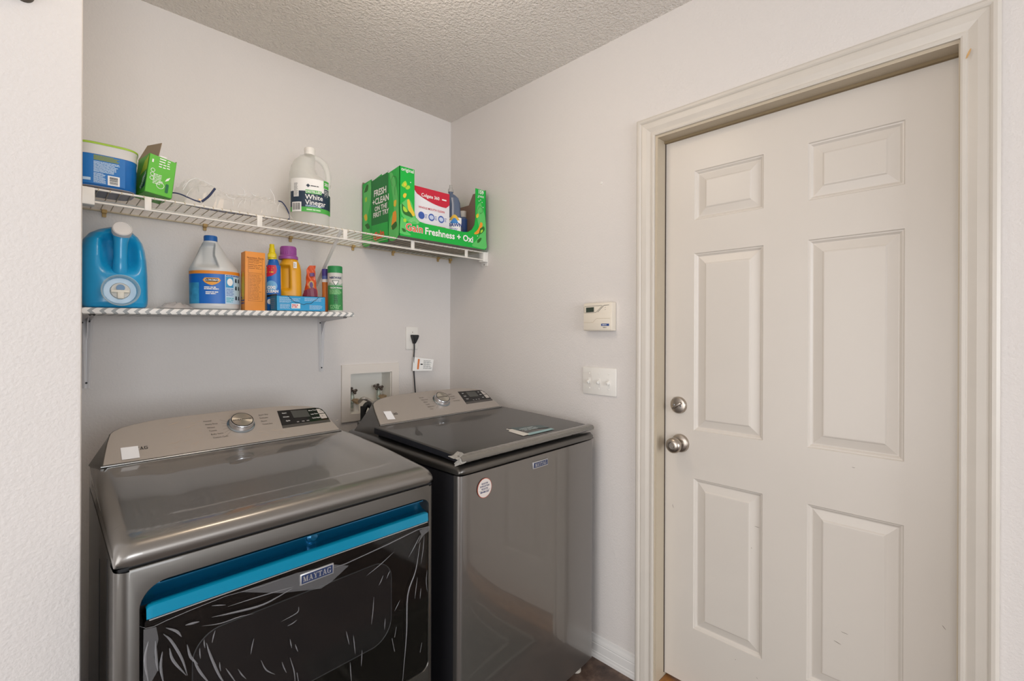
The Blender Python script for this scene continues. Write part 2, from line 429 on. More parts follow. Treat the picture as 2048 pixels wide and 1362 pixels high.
# scuffs on the door
M_SCUFF = mat('dark_scuff', '#6d6258', rough=0.7)
for (x, y, ln, an) in ((1707, 935, .0075, 0), (1689, 1266, .018, -.08), (1675, 1285, .02, -.25), (1514, 1054, .016, -.05), (1503, 1096, .004, -.4), (1888, 1255, .012, -.9), (1346, 1012, .014, -1.2), (1471, 1319, .004, .9), (1514, 1356, .005, -.9)):
    p = atX(x, y, XD)
    shape('scuff', ellipse(0, 0, ln / 2, .0006, 8, an), wallX(p[1], p[2], XD - .0002), M_SCUFF, door)

# jamb
jm = thing('trim_1', (0, 0, 0)); tag(jm, 'painted door jamb with weatherstrip', kind='structure')
XJ = WX - .002
boxes('jamb_side', [((XJ, DY1, 0), (XD + .05, DY1 + .012, DZ + .012))], M_JAMB, jm)
boxes('jamb_side', [((XJ, DY0 - .012, 0), (XD + .05, DY0, DZ + .012))], M_JAMB, jm)
boxes('jamb_head', [((XJ, DY0, DZ), (XD + .05, DY1, DZ + .012))], M_JAMB, jm)
box('weatherstrip', (XD - .012, DY0, D_Z1 - .001), (XD + .01, DY1, DZ), mat('weatherstrip_tan', '#8d7b5e', rough=.8), jm)
box('weatherstrip', (XD - .004, DY1 - .0022, .04), (XD + .01, DY1, DZ), mat('gap_shade', '#4a4038', rough=.9), jm)  # dark strip: shade of the door's side gap given as colour
# casing, three mitred lengths
cs = thing('trim_2', (0, 0, 0)); tag(cs, 'moulded white door casing', kind='structure')
CW = .070; REV = .009
prof = [(0, 0), (0, .008), (.004, .010), (.010, .010), (.012, .007), (.014, .007), (.020, .009), (.030, .0125), (.046, .0145), (.050, .0135), (.052, .016), (.056, .0185), (.063, .0185), (.069, .014), (.070, .006), (.070, 0)]
def casing(name, f):
    bm = new_bm(); a = []; b = []
    for w, t in prof:
        p, q = f(w, t); a.append(bm.verts.new(p)); b.append(bm.verts.new(q))
    for i in range(len(prof) - 1): bm.faces.new((a[i], a[i + 1], b[i + 1], b[i]))
    bm.faces.new(a); bm.faces.new(b)
    return bm_obj(name, bm, M_TRIM, cs)
yi0, yi1, zi = DY0 - .003, DY1 + REV, DZ + REV
casing('casing_side', lambda w, t: ((WX - t, yi1 + w, 0), (WX - t, yi1 + w, zi + w)))
casing('casing_head', lambda w, t: ((WX - t, yi1 + w, zi + w), (WX - t, yi0 - w, zi + w)))
casing('casing_side', lambda w, t: ((WX - t, yi0 - w, zi + w), (WX - t, yi0 - w, 0)))
sp = atX(1937, 108, WX - .012)
shape('paint_chip', ellipse(0, 0, .012, .0022, 12, 1.2), wallX(sp[1], sp[2], WX - .0135), mat('bare_wood_chip', '#c9a06a', rough=.6), cs, lift=.001)
# threshold
box('trim_3', (WX - .012, DY0, 0), (XD + .05, DY1, .026), mat('oak_threshold', '#a8733c', rough=.45, var=.2, vscale=25), None, bev=.004)
tag(bpy.data.objects['trim_3'], 'oak threshold under the door', kind='structure')
# baseboards
def baseboard(name, p0, p1, nrm, label):
    p0 = Vector(p0); p1 = Vector(p1); nrm = Vector(nrm)
    pr = [(0, 0), (.013, 0), (.013, .012), (.0115, .018), (.0115, .024), (.010, .027), (.010, .055), (.0085, .058), (.0095, .061), (.0075, .070), (.0045, .078), (.003, .086), (0, .088)]
    bm = new_bm(); a = [bm.verts.new(p0 + nrm * t + Vector((0, 0, z))) for t, z in pr]; b = [bm.verts.new(p1 + nrm * t + Vector((0, 0, z))) for t, z in pr]
    for i in range(len(pr) - 1): bm.faces.new((a[i], a[i + 1], b[i + 1], b[i]))
    bm.faces.new(a); bm.faces.new(b)
    tag(bm_obj(name, bm, M_BASE), label, kind='structure')
baseboard('baseboard_right', (WX, yi1 + CW, 0), (WX, YB, 0), (-1, 0, 0), 'white moulded baseboard between washer and door casing')
baseboard('baseboard_near', (WX, YR, 0), (WX, yi0 - CW, 0), (-1, 0, 0), 'white moulded baseboard right of the door')
baseboard('baseboard_back', (XL, YB, 0), (WX, YB, 0), (0, -1, 0), 'white baseboard behind the machines')
baseboard('baseboard_left', (XF, YL, 0), (XL, YL, 0), (0, -1, 0), 'white baseboard on the near left wall')
baseboard('baseboard_rear', (XF, YR, 0), (WX, YR, 0), (0, 1, 0), 'white baseboard behind the viewpoint')

# ------------------------------------------------------------------ things on the right wall
# thermostat
a = atX(1167, 607, WX - .03); b_ = atX(1224, 661, WX - .03)
ty0, ty1, tz0, tz1 = b_[1], a[1], b_[2] - .001, a[2]
th = thing('thermostat', (WX, (ty0 + ty1) / 2, (tz0 + tz1) / 2), label='cream wall thermostat with small dark screen above the light switches', cat='thermostat')
hw, hh = (ty1 - ty0) / 2, (tz1 - tz0) / 2
M_CREAM = mat('cream_plastic', '#e3dacb', rough=.4)
box('thermostat_body', (-.030, -hw, -hh), (0, hw, hh), M_CREAM, th, bev=.0035)
T = wallX(0, 0, -.030)
box('cover_flap', (-.0315, -hw + .003, -hh + .004), (-.029, hw - .003, hh * .25), M_CREAM, th, bev=.001)
shape('screen', [(-hw * .80, hh * .34), (-hw * .24, hh * .36), (-hw * .24, hh * .70), (-hw * .80, hh * .68)], T, mat('lcd_green', '#39443a', rough=.2), th, lift=.0012)
M_LINE = mat('grey_line', '#5c5750', rough=.6)
def line2(name, pts, w, M, m, parent, lift=.0006):
    vs = []; fs = []
    for (x0, y0), (x1, y1) in zip(pts, pts[1:]):
        d = Vector((x1 - x0, y1 - y0)); n = Vector((-d.y, d.x)).normalized() * w / 2; k = len(vs)
        for p in ((x0 - n.x, y0 - n.y), (x1 - n.x, y1 - n.y), (x1 + n.x, y1 + n.y), (x0 + n.x, y0 + n.y)): vs.append(tuple(M @ Vector((p[0], p[1], lift))))
        fs.append((k, k + 1, k + 2, k + 3))
    return mesh_obj(name, vs, fs, m, parent)
line2('printed_line', [(-hw * .9, hh * .76), (hw * .3, hh * .80)], .0012, T, M_LINE, th)
line2('printed_line', [(-hw * .9, hh * .30), (-hw * .1, hh * .32), (hw * .36, hh * .80)], .0012, T, M_LINE, th)
line2('printed_line', [(hw * .02, hh * .34), (hw * .46, hh * .80), (hw * .8, hh * .81)], .0016, T, M_LINE, th)
line2('printed_line', [(-hw * .95, hh * .75), (-hw * .95, hh * .30)], .001, T, M_LINE, th)
for zz in (.66, .5): shape('dot', ellipse(hw * .55, hh * zz, .0012, .0012, 8), T, M_BLACK, th, lift=.0006)
line2('flap_line', [(-hw * .96, -hh * .42), (-hw * .3, -hh * .40), (-hw * .05, -hh * .12), (hw * .9, -hh * .12)], .0012, T, mat('beige_line', '#c6b89f', rough=.6), th, lift=.0018)
shape('brand_label', [(hw * .28, -hh * .66), (hw * .82, -hh * .66), (hw * .82, -hh * .50), (hw * .28, -hh * .50)], T, mat('label_blue', '#2a4a8c', rough=.4), th, lift=.0019)
dashes('label_print', hw * .36, -hh * .62, hw * .74, -hh * .54, 1, T, M_PAPERW, th, lift=.0023)
dashes('label_print', hw * .40, -hh * .80, hw * .72, -hh * .72, 1, T, M_GREYPRINT, th, lift=.0019)
# switch plate
a = atX(1166, 733, WX - .004); b_ = atX(1233, 794, WX - .004)
sy0, sy1, sz0, sz1 = b_[1], a[1], b_[2], a[2]
sw = thing('light_switch', (WX, (sy0 + sy1) / 2, (sz0 + sz1) / 2), label='white three-gang light switch plate below the thermostat', cat='switch')
hw, hh = (sy1 - sy0) / 2, (sz1 - sz0) / 2
box('switch_plate', (-.0065, -hw, -hh), (0, hw, hh), M_WHITE, sw, bev=.003)
S = wallX(0, 0, -.0065)
for i, sx in enumerate((-.046, 0, .046)):
    box('switch_toggle', (-.0075, -sx - .005, -.012), (-.0055, -sx + .005, .012), M_WHITE, sw)
    bm = new_bm(); add_box(bm, (-.004, -.006, 0), (.004, .006, .015), .0015)
    bmesh.ops.transform(bm, matrix=S @ Matrix.Translation((sx, 0, 0)) @ Matrix.Rotation(math.radians(28), 4, 'X'), verts=bm.verts)
    bm_obj('switch_lever', bm, M_WHITE, sw, smooth=True, angle=40)
    for s in (-1, 1):
        lathe('screw', [(0, 0), (.003, 0), (.0028, .0012), (0, .0015)], M_WHITE, sw, seg=12, M=S @ Matrix.Translation((sx, s * .030, 0)))
shape('smudge', [(-hw * .95, -hh * .2), (-hw * .5, -hh * .5), (-hw * .4, hh * .1), (-hw * .5, hh * .7), (-hw * .95, hh * .6)], S, mat('smudge_grey', '#ddd8d1', rough=.5), sw)
# small filler patch on the wall
p = atX(1203, 366, WX)
na = lathe('wall_anchor', [(0, 0), (.0055, 0), (.005, .0025), (.002, .003), (0, .003)], M_WHITE, None, seg=14, M=wallX(p[1], p[2], WX))
tag(na, 'tiny white wall plug left in the bare wall beside the door', 'wall plug')
# dark thing just entering the frame at the top of the near wall
p = atY(48, -6, YL)
hk = lathe('wall_hook', [(0, -.03), (.006, -.03), (.006, -.012), (.011, -.008), (.013, 0), (.013, .002), (0, .002)], mat('dark_bronze', '#5d564e', rough=.5, metal=.6), None, seg=20,
           M=Matrix.Translation((p[0], YL - .002, p[2] + .004)) @ Matrix.Rotation(math.radians(-90), 4, 'X'))
tag(hk, 'small dark hook at the top edge of the near left wall', 'hook')

# ================================================================== SHELVES
# ---- white wire shelf
YS, ZS = 1.765, 1.6925                    # front rail line
M_WIRE = mat('white_vinyl_wire', '#e6e2da', rough=.35)
M_WIREY = mat('yellowed_vinyl_wire', '#cdbfa5', rough=.45)
ws = thing('wire_shelf', (0, 0, 0), label='white wire shelf running the full width of the back wall', cat='shelf')
XE = WX - .020
tube('front_rail', [(.085, YS, ZS), (XE, YS, ZS)], .0032, M_WIRE, ws)
tube('lip_rail', [(.085, YS, ZS - .0365), (XE, YS, ZS - .0365)], .0032, M_WIRE, ws)
tube('back_rail', [(.062, YB - .006, ZS - .001), (XE, YB - .006, ZS - .001)], .0028, M_WIREY, ws)
tube('middle_rail', [(.062, 1.91, ZS - .001), (XE, 1.91, ZS - .001)], .0026, M_WIRE, ws)
wire0 = None
xw = .090
while xw < XE:
    if wire0 is None:
        wire0 = tube('deck_wire', [(0, YS - .002, ZS - .004), (0, YS - .0035, ZS + .002), (0, YS + .004, ZS + .0048), (0, YB - .004, ZS + .0035)], .0013, M_WIREY, ws, seg=6)
        wire0.location.x = xw
    else:
        w2 = wire0.copy(); COL.objects.link(w2); w2.parent = ws; w2.location.x = xw
    xw += .0254
for x in (.2265, .5325, .8390, 1.1455, 1.4450):
    box('lip_post', (x - .0085, YS - .0042, ZS - .0395), (x + .0085, YS + .002, ZS + .001), M_WIRE, ws, bev=.002)
# end brackets
def end_bracket(x0, x1, wallx, s):
    bm = new_bm()
    add_box(bm, (x0, YS - .006, ZS - .046), (x1, YS + .030, ZS + .003), .003)
    add_box(bm, (min(wallx, wallx + s * .004), YS - .004, ZS - .064), (max(wallx, wallx + s * .004), YS + .045, ZS + .008), .0015)
    return bm_obj('end_bracket', bm, M_WHITE, ws, smooth=True, angle=40)
end_bracket(XL + .002, .108, XL + .0005, 1); end_bracket(WX - .034, WX - .002, WX - .0005, -1)
lathe('bracket_screw', [(0, 0), (.004, 0), (.003, .003), (0, .003)], M_STEEL, ws, seg=12, M=wallX(YS + .02, ZS - .056, WX - .004))
M_CLIP = mat('aged_clip', '#b99a62', rough=.5, var=.2, vscale=40)
for px, py in ((208, 419), (409, 449), (580, 476), (705, 488), (785, 502), (875, 517), (899, 519)):
    x = atY(px, py, YB)[0]
    bm = new_bm(); add_box(bm, (x - .007, YB - .016, ZS - .008), (x + .007, YB - .0005, ZS + .004), .002)
    add_box(bm, (x - .0055, YB - .007, ZS - .020), (x + .0055, YB - .0005, ZS - .006), .0015)
    bm_obj('wall_clip', bm, M_CLIP, ws, smooth=True, angle=40)
# diagonal support brace, from the front rail down to the wall
bt = np.array([.826, YS + .006, ZS - .004]); bb = atY(640, 553, YB - .004)
d = bb - bt; side = Vector((1, 0, 0)); dv = Vector(tuple(d)).normalized(); nv = side.cross(dv).normalized()
def plank(name, a, b, w, t, m, parent, sd=side, bev=.001):
    a = Vector(tuple(map(float, a))); b = Vector(tuple(map(float, b))); dv = (b - a).normalized(); nv = sd.cross(dv).normalized(); L = (b - a).length
    bm = new_bm(); add_box(bm, (-w / 2, -t / 2, 0), (w / 2, t / 2, L), bev)
    M = Matrix.Identity(4)
    for i in range(3): M[i][0], M[i][1], M[i][2], M[i][3] = sd[i], nv[i], dv[i], a[i]
    bmesh.ops.transform(bm, matrix=M, verts=bm.verts)
    return bm_obj(name, bm, m, parent, smooth=True, angle=40)
bb2 = atY(632, 572, YB - .004)
plank('support_brace', bt, bb2, .013, .004, M_WHITE, ws)
lathe('brace_screw', [(0, 0), (.004, 0), (.003, .003), (0, .003)], M_STEEL, ws, seg=12, M=Matrix.Translation((float(bb2[0]), YB - .006, float(bb2[2]) + .008)) @ Matrix.Rotation(math.radians(90), 4, 'X'))

# ---- board shelf covered with chevron paper
Y1, SLOPE = 1.810, 0.0165
def ztop(x): return 1.3612 + SLOPE * x
sh = thing('board_shelf', (0, 0, 0), label='short board shelf with grey and white chevron paper edge below the wire shelf', cat='shelf')
def chevron_mat():
    m = bpy.data.materials.new('chevron_paper'); m.use_nodes = True; nt = m.node_tree; b = nt.nodes['Principled BSDF']; b.inputs['Roughness'].default_value = .5
    tc = nt.nodes.new('ShaderNodeTexCoord'); sx = nt.nodes.new('ShaderNodeSeparateXYZ'); nt.links.new(tc.outputs['Object'], sx.inputs[0])
    def math_(op, a, b_=None):
        n = nt.nodes.new('ShaderNodeMath'); n.operation = op
        for i, v in enumerate((a, b_)):
            if v is None: continue
            if isinstance(v, (int, float)): n.inputs[i].default_value = v
            else: nt.links.new(v, n.inputs[i])
        return n.outputs[0]
    # zigzag: distance along x minus folded (z - slope, wraps over the front edge onto the top)
    zz = math_('SUBTRACT', math_('SUBTRACT', sx.outputs['Z'], math_('MULTIPLY', sx.outputs['X'], SLOPE)), 1.3612 - .0085)
    zz = math_('ADD', zz, math_('MULTIPLY', sx.outputs['X'], .0105))
    yy = math_('SUBTRACT', sx.outputs['Y'], Y1)
    fold = math_('PINGPONG', math_('SUBTRACT', zz, math_('MULTIPLY', yy, -1.0)), .0125)
    t = math_('SUBTRACT', sx.outputs['X'], math_('MULTIPLY', fold, 1.05))
    fr = math_('FRACT', math_('DIVIDE', t, .0262))
    st = math_('GREATER_THAN', fr, .60)
    mx = nt.nodes.new('ShaderNodeMix'); mx.data_type = 'RGBA'; nt.links.new(st, mx.inputs[0])
    mx.inputs[6].default_value = rgb('#eceae6'); mx.inputs[7].default_value = rgb('#a2a5a6')
    nt.links.new(mx.outputs[2], b.inputs['Base Color'])
    return m
M_CHEV = chevron_mat()
bm = new_bm(); add_box(bm, (XL + .003, Y1, -.0185), (.902, YB - .001, 0), .0035, 3)
for v in bm.verts: v.co.z += ztop(v.co.x)
bm_obj('shelf_board', bm, M_CHEV, sh, smooth=True, angle=40)
M_BRK = mat('white_steel_bracket', '#e8e6e6', rough=.35)
def shelf_bracket(x):
    b = thing('shelf_bracket', (0, 0, 0)); b.parent = sh
    zb = ztop(x) - .0185
    # folded sheet: vertical leg and arm, each a shallow channel with two flanges
    bm = new_bm()
    def leg(p):  # list of (y,z) outer outline for one flange plate at x offset
        return p
    W0, W1 = .017, .009
    # back plate on the wall, tapering towards its foot
    vs = [bm.verts.new(q) for q in ((x - W0, YB - .002, zb), (x + W0, YB - .002, zb), (x + W1, YB - .002, zb - .235), (x - W1, YB - .002, zb - .235))]; bm.faces.new(vs)
    vs2 = [bm.verts.new((v.co.x, v.co.y - .006, v.co.z)) for v in vs]
    # raised flanges left and right of the channel
    for s in (-1, 1):
        a0 = (x + s * W0, YB - .002, zb); a1 = (x + s * W1, YB - .002, zb - .235)
        i0 = (x + s * (W0 - .007), YB - .016, zb); i1 = (x + s * (W1 - .004), YB - .007, zb - .235)
        c0 = (x + s * .0015, YB - .004, zb); c1 = (x + s * .001, YB - .003, zb - .235)
        q = [bm.verts.new(v) for v in (a0, i0, c0, a1, i1, c1)]
        bm.faces.new((q[0], q[1], q[4], q[3])); bm.faces.new((q[1], q[2], q[5], q[4]))
    bmesh.ops.delete(bm, geom=vs2, context='VERTS')
    # arm under the board
    y_e = Y1 + .03
    for s in (-1, 1):
        a0 = (x + s * W0, YB - .004, zb); a1 = (x + s * W1, y_e, zb)
        i0 = (x + s * (W0 - .007), YB - .010, zb - .016); i1 = (x + s * (W1 - .004), y_e, zb - .006)
        c0 = (x + s * .0015, YB - .006, zb - .004); c1 = (x + s * .001, y_e, zb - .002)
        q = [bm.verts.new(v) for v in (a0, i0, c0, a1, i1, c1)]
        bm.faces.new((q[0], q[1], q[4], q[3])); bm.faces.new((q[1], q[2], q[5], q[4]))
    bm_obj('bracket_leg', bm, M_BRK, b)
    # gusset between leg and arm
    bm = new_bm(); vs = [bm.verts.new(v) for v in ((x, YB - .004, zb - .075), (x, YB - .004, zb - .002), (x, YB - .085, zb - .002), (x, YB - .035, zb - .020))]; bm.faces.new(vs)
    r = bmesh.ops.extrude_face_region(bm, geom=bm.faces[:]); bmesh.ops.translate(bm, verts=[g for g in r['geom'] if isinstance(g, bmesh.types.BMVert)], vec=(.003, 0, 0))
    bm_obj('bracket_web', bm, M_BRK, b)
    for dx, dz in ((-.011, -.022), (.006, -.018), (0, -.218)):
        lathe('screw', [(0, 0), (.0032, 0), (.0028, .003), (0, .0035)], M_BLACK, b, seg=10,
              M=Matrix.Translation((x + dx, YB - .0135 if dz > -.1 else YB - .004, zb + dz)) @ Matrix.Rotation(math.radians(90), 4, 'X'))
    return b
shelf_bracket(.877); shelf_bracket(.107)

# ================================================================== FIXTURES ON THE BACK WALL
UX, VZ = (1, 0, 0), (0, 0, 1)
def wallY(x, z, y): return frame_mat((x, y, z), (1, 0, 0), (0, 0, 1))      # normal = u x v = (0,-1,0)
sb = thing('laundry_outlet_box', (BX0, YB, BZ0), label='recessed white laundry supply box behind the washer', cat='supply box')
FX0, FX1, FZ0, FZ1 = -.042, BX1 - BX0 + .039, -.033, BZ1 - BZ0 + .041
w_, h_ = BX1 - BX0, BZ1 - BZ0
M_BOX = mat('supply_box_plastic', '#efece4', rough=.45)
bm = new_bm()
for lo_, hi_ in (((FX0, -.009, FZ0), (0, 0, FZ1)), ((w_, -.009, FZ0), (FX1, 0, FZ1)), ((0, -.009, FZ0), (w_, 0, 0)), ((0, -.009, h_), (w_, 0, FZ1))):
    add_box(bm, lo_, hi_)
bmesh.ops.remove_doubles(bm, verts=bm.verts, dist=1e-5)
bm_obj('box_frame', bm, mat('supply_box_frame', '#e2dbd3', rough=.5), sb)
bm = new_bm()
for lo_, hi_ in (((0, .085, 0), (w_, .09, h_)), ((0, 0, 0), (.003, .09, h_)), ((w_ - .003, 0, 0), (w_, .09, h_)), ((0, 0, 0), (w_, .09, .003)), ((0, 0, h_ - .003), (w_, .09, h_))): add_box(bm, lo_, hi_)
bm_obj('box_liner', bm, M_BOX, sb)
lathe('drain_stub', [(.014, .003), (.014, .045), (.011, .045), (.011, .004)], M_WHITE, sb, seg=20, M=Matrix.Translation((.050, .04, 0)))
M_VALVE = mat('valve_body', '#b3bdb2', rough=.45, metal=.5, var=.3, vscale=80)
M_HANDLE = mat('valve_handle_dark', '#6a605a', rough=.35, metal=.8)
def valve(px, py, label):
    p = atY(px, py, YB + .045)
    v = thing('water_valve', tuple(p), label=label, cat='valve', group='laundry water valves')
    lathe('valve_body', [(0, -.055), (.008, -.055), (.008, -.03), (.011, -.028), (.011, -.005), (.009, 0), (.009, .012), (.005, .015), (.004, .026), (0, .026)], M_VALVE, v, seg=16)
    hd = new_bm()
    for k in range(5):
        a = 2 * math.pi * k / 5; c, s = math.cos(a), math.sin(a)
        add_tube(hd, [(c * .004, s * .004, .027), (c * .012, s * .012, .027), (c * .021, s * .021, .027), (c * .026, s * .026, .027)], [.004, .0045, .0075, .004], 8)
    bmesh.ops.transform(hd, matrix=Matrix.Translation((0, 0, .027)) @ Matrix.Rotation(math.radians(28), 4, 'X') @ Matrix.Translation((0, 0, -.027)), verts=hd.verts)
    bm_obj('valve_handle', hd, M_HANDLE, v, smooth=True)
    bm = new_bm(); add_tube(bm, [(0, -.002, -.016), (.012, -.020, -.020)], .010, 6); add_tube(bm, [(.010, -.018, -.019), (.019, -.032, -.023)], .0135, 6)
    bm_obj('hose_nut', bm, M_BRASS, v, smooth=True, angle=25)
    return v, p
v1, p1 = valve(704, 793, 'left water valve in the supply box with brass nut and dark wheel')
v2, p2 = valve(757, 785, 'right water valve in the supply box, its hose hidden by the washer')
s0 = np.array(p1) + np.array([.020, -.033, -.023])
hp2 = [tuple(atY(x_, y_, 2.04)) for x_, y_ in ((726, 797), (735, 799.5), (742, 804), (748, 813), (752, 832))]
hose = tube('steel_hose', spline([s0] + hp2 + [(hp2[-1][0] + .01, 2.03, .70)], 10), .0085,
            mat('braided_steel', '#d2cdc6', rough=.35, metal=.7, bump=.8, bscale=600), None, seg=12)
tag(hose, 'braided steel water hose curving from the left valve', 'hose')
q = atY(728, 809, 2.0)
dh = tube('drain_hose', spline([(q[0] - .004, 2.0, .02), (q[0] - .004, 2.0, q[2] - .09), (q[0] - .002, 2.0, q[2] - .03), (q[0] + .016, 1.995, q[2]), (q[0] + .036, 1.985, q[2] - .03), (q[0] + .040, 1.98, q[2] - .12), (q[0] + .040, 1.96, .30)], 10), .0125,
          mat('black_rubber', '#202224', rough=.5), None, seg=14)
tag(dh, 'black drain hose hooked behind the washer', 'hose')

# outlet and power cord
oc = ((1.304 + 1.3755) / 2, (1.3235 + 1.2095) / 2)
ol = thing('wall_outlet', (oc[0], YB, oc[1]), label='white wall outlet plate with a black plug, right of the board shelf', cat='outlet')
box('outlet_plate', (-.0355, -.006, -.057), (.0355, 0, .057), M_WHITE, ol, bev=.0025)
O = wallY(0, 0, -.006)
lathe('outlet_socket', [(0, 0), (.017, 0), (.017, .0015), (0, .0015)], M_WHITE, ol, seg=24, M=O @ Matrix.Translation((0, -.004, 0)))
lathe('screw', [(0, 0), (.003, 0), (.0025, .0015), (0, .0018)], M_STEEL, ol, seg=12, M=O @ Matrix.Translation((.002, .030, 0)))
pc = thing('power_cord', (oc[0] + .006, YB - .008, oc[1] + .004), label='black power cord with paper warning tag hanging from the outlet', cat='power cord')
M_CORD = mat('black_cord', '#26272a', rough=.45)
bm = new_bm()
rings = []
for z, hw_, d0 in ((.013, .0175, .020), (.010, .0190, .026), (-.004, .0150, .026), (-.022, .0085, .020), (-.032, .0060, .014)):
    rings.append([bm.verts.new(v) for v in ((-hw_, 0, z), (hw_, 0, z), (hw_, -d0, z), (-hw_, -d0, z))])
for a, b in zip(rings, rings[1:]):
    for k in range(4): bm.faces.new((a[k], a[(k + 1) % 4], b[(k + 1) % 4], b[k]))
bm.faces.new(rings[0][::-1]); bm.faces.new(rings[-1])
bmesh.ops.bevel(bm, geom=bm.edges[:], offset=.002, segments=2, affect='EDGES')
bm_obj('plug', bm, M_CORD, pc, smooth=True, angle=40)
tube('cord', spline([(0, -.008, -.028), (0, -.009, -.06), (-.001, -.006, -.11), (0, -.006, -.17), (.004, -.008, -.24), (.006, -.014, -.32), (.006, -.02, -.50)], 6), .0033, M_CORD, pc, seg=8)
# warning tag: loop around the cord and a card angled away from the wall
tg0 = atY(826, 728, YB - .012) - np.array([oc[0] + .006, YB - .008, oc[1] + .004])
card_u = Vector((.96, -.28, -.06)).normalized(); card_v = Vector((.06, .0, 1)).normalized()
CM = frame_mat(tuple(tg0 + np.array([0, -.004, 0])), card_u, card_v)
tagc = poly_panel('warning_tag', [(-.003, -.035), (.100, -.031), (.106, .027), (-.003, .036)], CM, .0006, M_PAPERW, pc)
MO = mat('warning_orange', '#d9762e', rough=.5)
shape('orange_stripe', [(.020, -.026), (.029, -.026), (.032, .026), (.022, .027)], CM, MO, tagc)
shape('hazard_mark', ellipse(.043, .000, .007, .0035, 12), CM, M_BLACK, tagc)
dashes('tag_print', .052, -.024, .099, .022, 9, CM, M_GREYPRINT, tagc, fill=.35, seed=3)

# ================================================================== LAUNDRY MACHINES (twins, slightly turned)
ROT = math.radians(2.0)
class Frame:
    def __init__(s, O):
        s.O = np.array(O, float); c, n = math.cos(ROT), math.sin(ROT)
        s.M = np.array([[c, n, 0], [-n, c, 0], [0, 0, 1.0]])
    def hit(s, x, y, p0, nrm):
        d = s.M @ ray(x, y); c = s.M @ (EYEV - s.O); nrm = np.array(nrm, float)
        return c + d * (((np.array(p0) - c) @ nrm) / (d @ nrm))
    def front(s, x, y, off=0.0): return s.hit(x, y, (0, off, 0), (0, 1, 0))
FD, FWs = Frame((.092, 1.058, 0)), Frame((.848, 1.057, 0))
AW, AD, Z_FOOT, Z_SEAM = .686, .652, .034, .8765
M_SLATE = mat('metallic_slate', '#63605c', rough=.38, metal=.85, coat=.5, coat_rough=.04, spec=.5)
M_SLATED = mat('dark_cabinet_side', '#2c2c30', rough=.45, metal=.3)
M_FACE = mat('brushed_console', '#aea69f', rough=.48, metal=.45, bump=.05, bscale=500)
M_LIP = mat('console_lip_chrome', '#a9abab', rough=.2, metal=1.0)
M_GLOSSBLK = mat('black_gloss', '#131214', rough=.08, spec=.6)
M_NAVY = mat('badge_navy', '#27365c', rough=.4)
M_SILVER = mat('badge_silver', '#bdbcbc', rough=.3, metal=.6)
M_STICK = mat('white_sticker', '#e8e8ea', rough=.5)
M_INK = mat('console_ink', '#3e3934', rough=.6)
M_DISC = mat('brushed_disc', '#c9c3b8', rough=.3, metal=1.0, aniso=.92)
M_LCD = mat('lcd_grey', '#4a4a47', rough=.25)
M_BTN = mat('light_button', '#b9b2ab', rough=.4)

